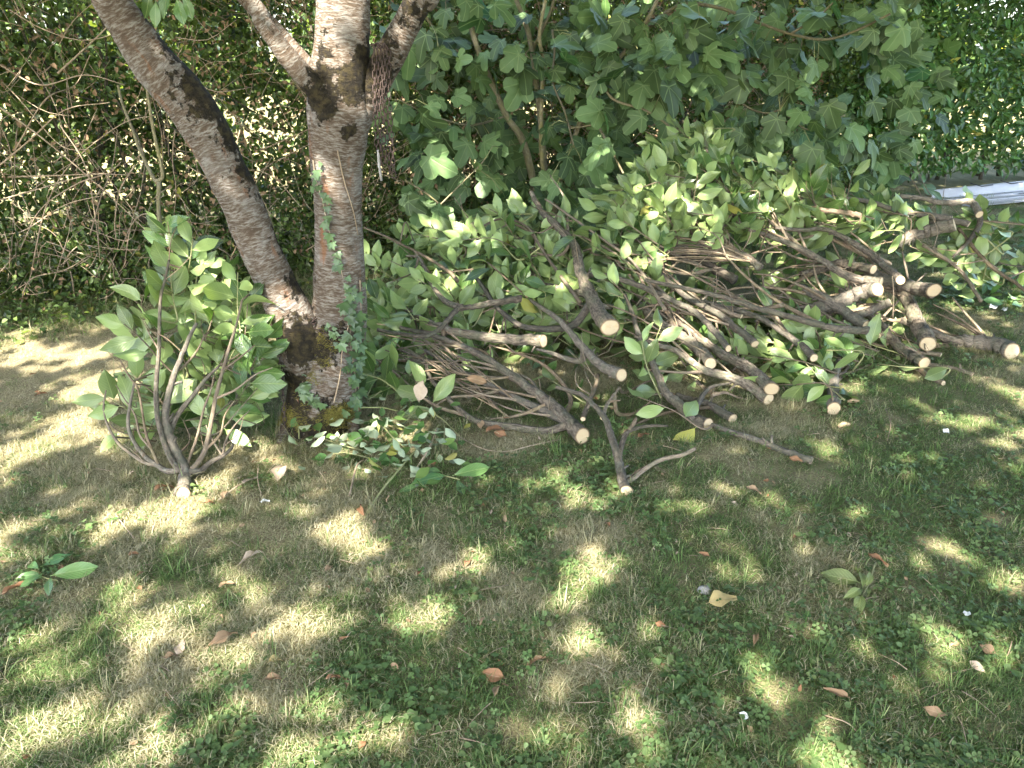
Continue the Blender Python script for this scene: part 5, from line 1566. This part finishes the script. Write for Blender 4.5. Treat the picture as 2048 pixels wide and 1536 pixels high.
# ================================================================== white folded panel on the far lawn
pn = empty('white_panel', (4.9, 9.0, 0), 'long white folded metal panel lying by the laurel hedge with an upright back edge', 'panel')
PB = pn.location.copy()
pd = Vector((.925, .38, 0)).normalized()
pw = Vector((pd.y, -pd.x, 0))                          # towards the viewer
def pquad(name, prof, mat, x0=-.15, x1=5.2):
    """extrude a profile of (towards viewer, height) along the panel, with thickness"""
    V, m = [], len(prof)
    for xx in (x0, x1):
        for off in (0, .004):
            for i, (a, h) in enumerate(prof):
                q = pd * xx + pw * a
                V.append((q.x, q.y, h * (0.6 if xx < 1 else 1.1) * (1 if name == 'back_edge' else .6) + .02 - off))
    Q = []
    for i in range(m - 1):
        Q.append((i, i + 1, 2 * m + i + 1, 2 * m + i))
        Q.append((m + i, 3 * m + i, 3 * m + i + 1, m + i + 1))
    Q += [(0, 2 * m, 3 * m, m), (m - 1, 2 * m - 1, 4 * m - 1, 3 * m - 1)]
    Q += [(i, m + i, m + i + 1, i + 1) for i in range(m - 1)] + [(2 * m + i, 2 * m + i + 1, 3 * m + i + 1, 3 * m + i) for i in range(m - 1)]
    return link(name, mesh_np(name, np.array(V), np.array(Q), mat, smooth=False), pn)
pquad('back_edge', [(-.07, .13), (-.05, .135), (.0, .125), (.03, .0)], M['white'])
pquad('floor_sheet', [(.031, .002), (.13, .004), (.135, .022), (.165, .022), (.17, .004), (.30, .004), (.305, .022), (.335, .022), (.34, .004), (.55, .006), (.56, .03)], M['white'])
for k, xx in enumerate((.5, 1.0, 1.5, 2.0)):  # dark strips put in for the shadow lines on the back edge
    q0, q1 = pd * xx - pw * .03, pd * (xx + .32) - pw * .0
    tube_obj('shadow_line', [(q0.x, q0.y, .15), ((q0.x + q1.x) / 2, (q0.y + q1.y) / 2 - .03, .11), (q1.x, q1.y - .03, .12)], [.006, .006], M['hole_shadow'], pn, None, n=6)
for xx in (1.05, 1.12):  # dark discs put in for holes in the sheet
    for a in (.20, .42):
        q = pd * (xx + a * .1) + pw * a
        V = [(q.x + .03 * math.cos(t), q.y + .018 * math.sin(t), .0275) for t in np.linspace(0, 6.283, 13)[:-1]] + [(q.x, q.y, .034)]
        link('hole_disc', mesh_np('hole_disc', np.array(V), np.array([(k, (k + 1) % 12, 12) for k in range(12)]), M['hole_shadow']), pn)

# ================================================================== things lying on the lawn
def lay_leaf(name, label, cat, px, py, lpx, az, mat, kind_prof=LAUREL_PROF, wid=.2, fold=.5, curl=.8, wave=.08, tilt=.25, lift=.012, up=1, group=None, twist=.6, seed=None):
    p = gnd(px, py)
    L_ = lpx * pxm(px, py, p.y)
    me_ = leaf_mesh(name, mat, kind_prof, wid, fold, curl, wave, twist, seed if seed is not None else int(px + py))
    d = Vector((math.cos(R(az)), math.sin(R(az)), tilt))
    g = gz1(p.x, p.y)
    c = p - Vector((d.x, d.y, 0)) * L_ * .5
    o = link(name, me_)
    o.matrix_world = leaf_matrix((c.x, c.y, g + lift + .006), d, Vector((rnd(-.4, .4), rnd(-.5, .1), up)), L_)
    return tag(o, label, cat, group)
DL = [(560, 962, 62, 100, 'dry_pale', 'large pale pinkish curled leaf on the grass right of the upright leafy branch', .28, .5, .5),
      (500, 978, 34, 20, 'dry_pale', 'small flat pale leaf on the grass next to the large pinkish curled leaf', .24, .1, .1),
      (447, 1298, 66, 40, 'dry', 'long tan dry leaf lying diagonally on the grass beside a pale upright leaf', .2, .4, .3),
      (364, 1314, 40, 95, 'dry_pale', 'pale grey oval dry leaf standing on the grass beside the long tan leaf', .27, .2, .2),
      (343, 1328, 34, 10, 'dry', 'brown dry leaf tucked behind the pale grey oval leaf', .24, .3, .3),
      (553, 1337, 36, 30, 'dry_yellow', 'small yellowish curled leaf on sunny grass above a tan sickle leaf', .28, .7, .9),
      (550, 1372, 56, 12, 'dry', 'tan sickle shaped dry leaf just below the small yellowish leaf', .13, .9, .9),
      (672, 1366, 44, 10, 'dry_rust', 'narrow orange brown dry leaf crossing another one near the bottom middle left', .14, .9, .7),
      (696, 1374, 40, 95, 'dry', 'upright curled brown leaf crossing the narrow orange brown leaf', .15, .9, .9),
      (985, 1362, 58, 175, 'dry_rust', 'folded orange brown leaf with a bent tip on the grass at the bottom middle', .24, .8, 1.0),
      (992, 1385, 40, 80, 'dry', 'crumpled light brown leaf lying against the folded orange brown leaf', .2, .8, .9),
      (1070, 1333, 52, 38, 'dry', 'slim tan rolled leaf on the grass right of the folded orange brown leaf', .14, .9, .4),
      (1442, 1210, 66, 10, 'dry_yellow', 'broad yellowish tan leaf lying flat beside a grey stone', .30, .25, .3),
      (1752, 1132, 56, 125, 'dry_rust', 'thin reddish twisted leaf above the wilted green sprig', .10, 1.0, .6),
      (1510, 1285, 42, 65, 'dry', 'narrow light brown leaf in the grass below the broad yellowish leaf', .13, .9, .4),
      (1672, 1398, 56, 160, 'dry', 'tan rolled leaf with a pointed end on the grass at the bottom right', .13, 1.0, .5),
      (1866, 1440, 48, 170, 'dry', 'pale brown leaf half buried in the shaded grass of the bottom right corner', .22, .4, .3),
      (38, 1196, 58, 40, 'dry_rust', 'reddish brown rolled leaf beside the green sprig at the left edge', .13, 1.0, .4),
      (502, 1130, 56, 50, 'dry_pale', 'long pale rolled leaf pointing up the lawn below the upright leafy branch', .15, .9, .3),
      (455, 1181, 34, 25, 'dry', 'small tan leaf on the sunny patch below the long pale rolled leaf', .2, .6, .5),
      (658, 1150, 26, 60, 'dry', 'little brown leaf in the sunlit grass left of the middle', .22, .5, .4),
      (935, 1132, 30, 75, 'dry_rust', 'orange dry leaf in a bright fleck below the bramble cuttings', .2, .8, .7),
      (838, 1155, 20, 60, 'dry_rust', 'tiny orange leaf scrap in the shade below the bramble cuttings', .25, .6, .6),
      (1010, 1046, 24, 100, 'dry', 'small pale brown leaf standing in shaded grass under the fresh green sprig', .22, .4, .3),
      (1972, 1316, 36, 145, 'dry', 'light brown leaf on the big sunny patch at the right', .3, .3, .3),
      (1948, 1350, 34, 130, 'dry_pale', 'pale pinkish leaf in the lower part of the big sunny patch', .26, .3, .4),
      (963, 1251, 24, 70, 'dry', 'small tan leaf upright in the dark grass near the middle of the lawn', .22, .4, .3),
      (990, 873, 44, 15, 'dry_rust', 'orange brown leaf on bare soil below the low many stemmed branch', .25, .5, .6),
      (962, 865, 30, 95, 'dry', 'light brown upright leaf beside the orange brown leaf under the heap', .25, .3, .2),
      (1000, 882, 34, 160, 'dry_rust', 'second orange brown leaf overlapping the one on the bare soil', .24, .5, .6),
      (722, 1036, 48, 125, 'dry_rust', 'orange curled leaf strip at the lower end of the bramble cuttings', .12, 1.0, .6),
      (330, 985, 42, 35, 'dry_rust', 'orange brown curled leaf against the sawn foot of the upright branch', .16, .9, .8),
      (420, 1018, 26, 20, 'dry_rust', 'small rusty leaf right of the sawn foot of the upright branch', .2, .7, .7),
      (450, 1004, 30, 95, 'dry', 'tan leaf hanging from a thin stalk right of the sawn foot', .25, .4, .4),
      (1505, 990, 40, 140, 'dry', 'thin tan leaf on the grass below the bent bare stick', .14, .9, .4),
      (726, 1497, 26, 60, 'dry_rust', 'orange leaf scrap near the bottom edge left of the middle', .25, .6, .6),
      (790, 1345, 22, 150, 'dry', 'small brown oval leaf among clover at the bottom left of the middle', .3, .3, .3),
      (1320, 1256, 22, 170, 'dry_rust', 'small reddish leaf scrap on dry grass right of the middle', .3, .4, .4),
      (1408, 1115, 26, 155, 'dry_rust', 'small reddish brown leaf above the grey stone', .2, .7, .5),
      (1215, 1055, 24, 110, 'dry_rust', 'tiny reddish leaf in the dark grass below the outermost forked branch', .18, .8, .5),
      (270, 1121, 22, 20, 'dry_rust', 'small orange scrap in the green patch below the upright branch at the left', .25, .6, .7),
      (282, 1160, 24, 60, 'dry', 'small light brown sliver on the grass right of the left edge sprig', .14, .8, .4),
      (1590, 930, 30, 165, 'dry_rust', 'dark reddish leaf beside the tip of the bent bare stick', .2, .6, .5),
      (85, 800, 26, 40, 'dry_rust', 'rusty leaf on the bare sunlit earth at the left edge', .22, .6, .5),
      (1285, 878, 30, 30, 'dry_rust', 'brown leaf lying between the low oval cut and the outermost fork', .25, .4, .4),
      (510, 1290, 22, 80, 'dry', 'little tan leaf right of the long tan leaf', .2, .6, .4),
      (955, 750, 44, 20, 'dry', 'broad brown dead leaf caught in the low twigs of the heap', .22, .2, .2)]
for px, py, lp, az, mt, lab, wd, fo, cu in DL:
    if (px, py) == (955, 750):
        o = lay_leaf('dry_leaf', lab, 'dry leaf', px, py, lp, az, M[mt], wid=wd, fold=fo, curl=cu)
        o.matrix_world = leaf_matrix(at(930, 755, 3.25), (1, -.1, -.15), (0, -1, .6), .105)
        continue
    lay_leaf('dry_leaf', lab, 'dry leaf', px, py, lp, az, M[mt], wid=wd, fold=fo, curl=cu)
for px, py, lp, az, mt, lab in [(1198, 928, 34, 150, 'wilted', 'pale yellow green leaf lying flat on the grass below the low oval cut'), (1550, 1405, 0, 0, '', '')]:
    if lp:
        lay_leaf('green_leaf', lab, 'leaf', px, py, lp, az, M[mt], wid=.2, fold=.15, curl=.2)
# grey-white dead leaf caught at the left of the low twigs
o = lay_leaf('dry_leaf', 'crumpled grey white leaf hanging from the low twigs near the cherry trunk', 'dry leaf', 845, 780, 50, 90, M['dry_pale'], wid=.3, fold=.2, curl=.3)
o.matrix_world = leaf_matrix(at(838, 805, 3.12), (.15, .0, 1), (0, -1, .2), .11)

def sprig(name, label, cat, kind, base_px, leaves, stem=None):
    b0 = gnd(*base_px)
    b0.z = gz1(b0.x, b0.y) + .01
    root = empty(name, b0, label, cat)
    if stem:
        P_ = [gnd(*q[:2]) + Vector((0, 0, q[2] if len(q) > 2 else .015)) for q in stem]
        tube_obj('stem', catmull([tuple(p) for p in P_], 5), [.0035, .002], M['petiole'], root, b0, n=5)
    for px, py, lpx, az, tilt, h in leaves:
        p = gnd(px, py)
        p.z = gz1(p.x, p.y) + h
        put_leaf(kind, root, b0, p, (math.cos(R(az)), math.sin(R(az)), tilt), (rnd(-.3, .3), rnd(-.8, -.2), 1), lpx * pxm(px, py, p.y))
    return root
sprig('laurel_sprig', 'fresh glossy laurel sprig with three dark leaves on the grass beside the bramble cuttings', 'sprig', 'hedge', (905, 968), [(905, 968, 80, 8, .25, .03), (898, 968, 78, 195, .0, .03), (915, 975, 46, 290, -.1, .03), (885, 958, 40, 165, .1, .02), (840, 985, 46, 190, -.05, .02)], [(880, 955), (905, 968, .03), (920, 972, .03)])
sprig('laurel_sprig', 'green laurel sprig with curled leaves at the left edge of the lawn', 'sprig', 'hedge', (100, 1172), [(105, 1172, 90, 12, .12, .03), (95, 1172, 50, 240, .0, .04), (110, 1176, 52, 285, .0, .04), (90, 1168, 46, 200, .1, .03), (85, 1160, 50, 150, .1, .03)], [(70, 1155), (100, 1172, .03), (120, 1176, .03)])
sprig('narrow_leaf', 'single narrow green leaf blade above the left edge sprig', 'leaf', 'hedge', (85, 1150), [(85, 1150, 58, 35, .2, .02)])
sprig('wilted_sprig', 'wilted pale green sprig with drooping leaves on the lawn at the right', 'sprig', 'wilted', (1722, 1195), [(1722, 1180, 84, 160, .12, .03), (1722, 1190, 50, 70, .4, .03), (1728, 1188, 46, 50, .5, .03), (1722, 1198, 46, 205, .05, .04), (1720, 1204, 50, 240, .0, .03), (1716, 1200, 46, 215, .0, .05), (1735, 1200, 30, 75, .5, .02)], [(1745, 1150, .05), (1735, 1180, .03), (1724, 1200, .02)])

# bramble cuttings in front of the tree
bc = empty('bramble_cuttings', gnd(740, 920), 'loose heap of bramble cuttings with silvery undersides in front of the tree', 'cuttings')
BB = bc.location.copy()
for st in [[(608, 893, .03), (640, 900, .06), (690, 912, .05), (735, 915, .03)], [(655, 918, .02), (690, 922, .04), (740, 924, .02)], [(600, 890, .03), (605, 872, .12), (640, 860, .12), (700, 845, .06)], [(770, 870, .05), (775, 900, .1), (795, 915, .08), (820, 915, .03)], [(730, 1040, .01), (760, 1000, .03), (800, 960, .05), (850, 900, .05), (880, 860, .03)],
           [(800, 860, .02), (840, 840, .05), (880, 850, .04), (920, 880, .02)], [(700, 1000, .02), (715, 960, .06), (730, 940, .05)], [(830, 950, .02), (860, 920, .06), (875, 880, .06)], [(640, 860, .05), (700, 850, .08), (760, 838, .06), (800, 830, .02)]]:
    P_ = [gnd(a, b_) + Vector((0, 0, h)) for a, b_, h in st]
    tube_obj('cane', catmull([tuple(p) for p in P_], 6), [.0042, .003], M['petiole'] if random.random() < .6 else M['cane'], bc, BB, n=6)
for i in range(210):
    px, py = random.gauss(775, 72), random.gauss(905, 38)
    if i < 24:
        px, py = random.gauss(655, 26), random.gauss(905, 28)
    if not (600 < px < 935 and 825 < py < 1000): continue
    p = gnd(px, py)
    h = gz1(p.x, p.y) + rnd(.01, .10)
    p.z = h
    up = 1 if random.random() < .45 else -1
    put_leaf('bramble', bc, BB, p, (rnd(-1, 1), rnd(-1, 1), rnd(-.5, .5)), Vector((rnd(-.5, .5), rnd(-.7, .3), up)), rnd(.045, .085))
# clippings at the right, beyond the heap
cl = empty('laurel_clippings', gnd(2000, 520), 'low drift of fresh laurel clippings on the lawn between the heap and the white panel', 'clippings')
CB = cl.location.copy()
for i in range(230):
    px, py = rnd(1885, 2130), rnd(432, 610)
    if i > 190: px, py = rnd(1960, 2100), rnd(560, 620)
    p = gnd(px, py)
    p.z = gz1(p.x, p.y) + rnd(.01, .10 if py < 560 else .03)
    up = 1 if random.random() < .6 else -1
    put_leaf('hedge' if up > 0 else 'laurel', cl, CB, p, (rnd(-1, 1), rnd(-1, 1), rnd(-.3, .5)), Vector((rnd(-.5, .5), rnd(-.7, .1), up)), rnd(.10, .15))
# a stone, pale scraps, sticks
def blob(name, label, cat, px, py, r_, mat, sq=.6, seed=1):
    p = gnd(px, py)
    V, Q = [], []
    n, m = 12, 8
    for i in range(m + 1):
        for j in range(n):
            a, b_ = math.pi * i / m, 2 * math.pi * j / n
            V.append((math.sin(a) * math.cos(b_), math.sin(a) * math.sin(b_), math.cos(a)))
    V = np.array(V)
    V = V * (1 + .5 * (fnoise(V, 1.6, seed, 2)[:, None] - .5)) * V3(1, .8, sq) * r_
    for i in range(m):
        for j in range(n):
            Q.append((i * n + j, (i + 1) * n + j, (i + 1) * n + (j + 1) % n, i * n + (j + 1) % n))
    o = link(name, mesh_np(name, V, np.array(Q), mat))
    o.location = (p.x, p.y, gz1(p.x, p.y) + r_ * sq * .5)
    return tag(o, label, cat)
blob('stone', 'small rounded grey stone in the grass above the broad yellowish leaf', 'stone', 1408, 1180, .022, M['stone'])
for px, py, lp, lab in [(1985, 622, 22, 'white petal like scrap on the lawn beyond the heavy right log'), (2006, 628, 18, 'smaller white scrap beside the one beyond the heavy right log'), (1930, 1240, 20, 'whitish petal in the grass above the big sunny patch'), (1890, 870, 16, 'pale scrap on the grass right of the upright grey log'), (1488, 1432, 22, 'pale round leaf in the clover at the bottom right'), (532, 1015, 22, 'whitish leaf fragment on bare soil below the large pinkish leaf')]:
    lay_leaf('petal', lab, 'petal', px, py, lp, rnd(0, 180), M['petal'], wid=.35, fold=.2, curl=.3)
for st, lab in [([(520, 940), (518, 975), (524, 1000)], 'thin upright dead stalk by the large pinkish leaf'), ([(440, 1010), (480, 985), (520, 965)], 'thin brown twig lying right of the sawn foot'), ([(1768, 810), (1780, 850), (1775, 880)], 'thin curved twig on the grass right of the upright grey log'), ([(900, 870), (960, 905), (1010, 912), (1060, 905), (1120, 885)], 'long thin bent stem on the grass below the low many stemmed branch'),
                ([(1650, 1435), (1690, 1460), (1712, 1475)], 'straight straw at the bottom right'), ([(270, 1085), (240, 1050), (238, 1040)], 'grey twig in the green patch left of the sawn foot'), ([(920, 1480), (950, 1490), (985, 1495)], 'thin pale straw near the bottom edge'), ([(590, 905), (612, 895), (640, 878)], 'brown stalk poking out at the left of the bramble cuttings')]:
    P_ = [gnd(a, b_) for a, b_ in st]
    for k, p in enumerate(P_): p.z = gz1(p.x, p.y) + .012 + .01 * (k % 2)
    o = tube_obj('fallen_twig', catmull([tuple(p) for p in P_], 6), [.0026, .0018], M['cane'], None, None, n=5, lump=.2)
    tag(o, lab, 'twig')
for px, py, rz, lab in [(1690, 854, 20, 'sunlit wood chip on the grass in front of the upright grey log'), (1707, 803, 0, 'split wood chip lying right of the upright grey log')]:
    p = gnd(px, py)
    o = tube_obj('wood_chip', [(0, 0, 0), (.03, .004, .004), (.062, 0, 0)], [.006, .011, .007], M['cut'], None, None, n=6, lump=.5)
    o.location = (p.x - .03, p.y, gz1(p.x, p.y) + .012); o.rotation_euler.z = R(rz)
    tag(o, lab, 'wood chip')

# ================================================================== grass, clover, moss (nobody could count these)
GT = [blade_mesh('tuft_%d' % i, M['grass'], 26, .05, (.02, .05), (.0015, .0027), (.7, 1.5), 900 + i) for i in range(7)] + \
     [blade_mesh('tuft_%d' % i, M['grass'], 16, .03, (.035, .085), (.0018, .0034), (.2, 1.1), 920 + i, 4) for i in range(3)]
HT = [blade_mesh('thatch_%d' % i, M['thatch'], 30, .06, (.012, .034), (.0012, .0026), (1.15, 1.6), 940 + i, 3, 1.0) for i in range(6)]
def clover_mesh(i):
    r = np.random.default_rng(960 + i)
    V, Q, T, tint = [], [], [], []
    for s_ in range(9):
        a, rr = r.uniform(0, 6.28), .055 * math.sqrt(r.random())
        c = V3(rr * math.cos(a), rr * math.sin(a), r.uniform(.010, .032))
        tt = r.random()
        tri = i % 3 < 2
        sz = r.uniform(.0055, .0095) if tri else r.uniform(.009, .015)
        nn = V3(r.normal() * .3, r.normal() * .3, 1)
        nn /= np.linalg.norm(nn)
        a0 = r.uniform(0, 6.28)
        for k in range(3 if tri else 1):
            b_ = a0 + k * 2.094
            d = V3(math.cos(b_), math.sin(b_), 0)
            d -= nn * d.dot(nn)
            s1 = np.cross(nn, d)
            k0 = len(V)
            for (u, v, w) in [(.0, 0, 0), (.55, .42, .12), (1.05, .5, .1), (1.3, .15, .0), (1.3, -.15, 0), (1.05, -.5, .1), (.55, -.42, .12)]:
                V.append(c + d * sz * u * 1.2 + s1 * sz * v * 1.3 + nn * sz * w)
                tint.append(tt)
            Q += [(k0, k0 + 1, k0 + 2, k0 + 3), (k0, k0 + 4, k0 + 5, k0 + 6)]
            T.append((k0, k0 + 3, k0 + 4))
    return mesh_np('clover_%d' % i, np.array(V), [np.array(Q)[:, ::-1], np.array(T)[:, ::-1]], M['clover'], {'tint': np.array(tint)}, smooth=False)
CT = [clover_mesh(i) for i in range(6)]
def field(n, seed, y0=1.0, y1=9.6, p=1.35, xk=.80):
    r = np.random.default_rng(seed)
    # denser near the camera
    u = r.random(n)
    a, b_ = y0 ** (1 - p + 1), y1 ** (1 - p + 1)
    y = (a + (b_ - a) * u) ** (1 / (2 - p))
    x = r.uniform(-1, 1, n) * (xk * y + .35)
    ok = (y < hedge_line(x) + .15)
    return x[ok], y[ok], r
x, y, r = field(36000, 601)
dm, bm = dry_mask(x, y), bare_mask(x, y)
k = r.random(len(x)) > bm * .93
x, y, dm = x[k], y[k], dm[k]
n = len(x)
near = np.exp(-((x - .0) / 99) ** 2)
sc = r.uniform(.52, .92, n) * (1 + .45 * sm(y, 4, 8))
sc *= np.where(r.random(n) < .05, 1.35, 1.0)
idx = np.where(r.random(n) < .90, r.integers(0, 7, n), r.integers(7, 10, n))
instancer('grass', GT, np.stack([x, y, gz(x, y)], 1), np.stack([r.normal(0, .1, n), r.normal(0, .1, n), r.uniform(0, 6.28, n)], 1), sc, idx, {'dry': np.clip(dm + r.normal(0, .12, n), 0, 1)},
          'short mown grass, partly green and partly straw dry, over the lawn', 'grass')
x, y, r = field(23000, 603)
dm, bm = dry_mask(x, y), bare_mask(x, y)
k = (r.random(len(x)) < .25 + .75 * dm) & (r.random(len(x)) > bm * .25)
x, y, dm = x[k], y[k], dm[k]
n = len(x)
instancer('dead_grass', HT, np.stack([x, y, gz(x, y)], 1), np.stack([r.normal(0, .08, n), r.normal(0, .08, n), r.uniform(0, 6.28, n)], 1), r.uniform(.7, 1.2, n), r.integers(0, 6, n), {'dry': np.clip(dm + .25, 0, 1)},
          'flattened straw coloured dead grass between the green tufts', 'dead grass')
x, y, r = field(17000, 605)
dm, bm = dry_mask(x, y), bare_mask(x, y)
cm = fnoise(np.stack([x, y, x * 0], 1), 2.6, 611, 3) + .10 * sm(x, .2, 1.5) * sm(-y, -2.6, -1.5)
k = (r.random(len(x)) < sm(cm, .46, .64) * .6) & (r.random(len(x)) > bm) & (r.random(len(x)) < 1.1 - dm)
x, y, dm = x[k], y[k], dm[k]
n = len(x)
instancer('clover', CT, np.stack([x, y, gz(x, y)], 1), np.stack([r.normal(0, .1, n), r.normal(0, .1, n), r.uniform(0, 6.28, n)], 1), r.uniform(.6, 1.15, n), r.integers(0, 6, n), {'dry': dm * .4},
          'patches of small clover and broad leaved weeds growing through the lawn', 'clover')
LT = [leaf_mesh('litter_%d' % i, M[mt], LAUREL_PROF, (.12, .2, .28, .24)[i], (.9, .5, .3, .7)[i], (.9, .6, .2, 1.2)[i], .08, .5 * (i - 1), i) for i, mt in enumerate(('dry', 'dry_pale', 'dry', 'dry_rust'))]
x, y, r = field(1500, 631)
w_ = np.exp(-(((x + .5) / 1.6) ** 2 + ((y - 3.1) / 1.0) ** 2)) + .22 + .8 * sm(y - hedge_line(x), -1.6, -.4)
k = r.random(len(x)) < w_
x, y = x[k], y[k]
n = len(x)
instancer('leaf_litter', LT, np.stack([x, y, gz(x, y) + .012], 1), np.stack([r.normal(0, .5, n), r.normal(0, .5, n), r.uniform(0, 6.28, n)], 1), r.uniform(.012, .034, n), r.integers(0, 4, n), {'dry': np.ones(n)},
          'scattered small brown leaf fragments half sunk in the lawn', 'leaf litter')
x, y, r = field(900, 633)
n = len(x)
ST = [tube_arr(catmull([(-.5, 0, 0), (-.1, .04 * (i - 1), .03), (.5, 0, 0)], 3), [.018, .012], 4) for i in range(3)]
ST = [mesh_np('straw_%d' % i, a, [b_, c], M['cane'], {'bark': d * .3}) for i, (a, b_, c, d) in enumerate(ST)]
instancer('twig_litter', ST, np.stack([x, y, gz(x, y) + .014], 1), np.stack([r.normal(0, .15, n), r.normal(0, .25, n), r.uniform(0, 6.28, n)], 1), r.uniform(.03, .10, n), r.integers(0, 3, n), {'dry': np.ones(n)},
          'scattered bits of straw and thin twig on the lawn', 'twig litter')
# taller weeds and ground ivy along the foot of the hedge
r = np.random.default_rng(621)
n = 9000
x = r.uniform(-5.5, 2.5, n)
y = hedge_line(x) - 1.5 * r.random(n) ** 1.4 + .25
kk = fnoise(np.stack([x, y, x * 0], 1), 2.5, 623, 3) > .40
x, y = x[kk], y[kk]
n = len(x)
g = gz(x, y)
P = np.stack([x, y, g + .01 + r.random(n) ** 2 * .16], 1)
L = r.uniform(.022, .055, n)
V, Q, A = leaf_cloud(P, rand_unit(n) * V3(1, 1, .5), rand_unit(n) * .5 + V3(0, -.3, 1), L, L * .75)
tag(link('ground_ivy', mesh_np('ground_ivy', V, Q, M['mixed'], A, smooth=False)), 'low ivy and weeds covering the ground at the foot of the mixed hedge', 'ground cover', kind='stuff')
WT = [blade_mesh('weed_%d' % i, M['grass'], 14, .05, (.08, .22), (.0022, .0042), (.4, 1.5), 980 + i, 5) for i in range(4)]
x = r.uniform(-5.0, 2.0, 900)
y = hedge_line(x) - 1.5 * r.random(900) + .2
xa = np.concatenate([x, r.normal(-1.12, .10, 26), r.normal(-.62, .12, 12), r.normal(-1.38, .06, 6)])
ya = np.concatenate([y, r.normal(3.12, .06, 26), r.normal(3.5, .1, 12), r.normal(2.55, .05, 6)])
n = len(xa)
instancer('tall_grass', WT, np.stack([xa, ya, gz(xa, ya)], 1), np.stack([r.normal(0, .15, n), r.normal(0, .15, n), r.uniform(0, 6.28, n)], 1), np.concatenate([r.uniform(.5, 1.0, 900), r.uniform(.45, .8, n - 900)]), r.integers(0, 4, n), {'dry': r.uniform(0, .75, n)},
          'longer uncut grass along the hedge foot and around the cherry trunk', 'tall grass')
MT = [blade_mesh('moss_%d' % i, M['moss'], 40, .022, (.006, .018), (.0018, .003), (.1, 1.2), 990 + i, 2) for i in range(3)]
mp, mr = [], []
for i in range(420):
    a = random.random()
    if i < 240: px, py = random.gauss(640, 38), random.gauss(826, 12)
    elif i < 330: px, py = 590 + random.gauss(0, 5), random.gauss(700, 26)
    else: px, py = random.gauss(625, 22), random.gauss(700, 24)
    p, nr = on_trunk(px, py, -.004)
    mp.append(np.array(p) - np.array(TB))
    e = nr.to_track_quat('Z', 'Y').to_euler()
    mr.append(tuple(e))
for i in range(60):
    p = gnd(random.gauss(210, 16), random.gauss(1015, 8))
    mp.append(np.array(p) - np.array(TB)); mr.append((0, 0, rnd(0, 6)))
n = len(mp)
instancer('moss', MT, np.array(mp), np.array(mr), np.random.default_rng(5).uniform(.7, 1.3, n), np.random.default_rng(6).integers(0, 3, n), {'dry': np.random.default_rng(7).uniform(0, .6, n)}, None, None, tree)
print('leaves', NLEAF[0], 'objects', len(bpy.data.objects))
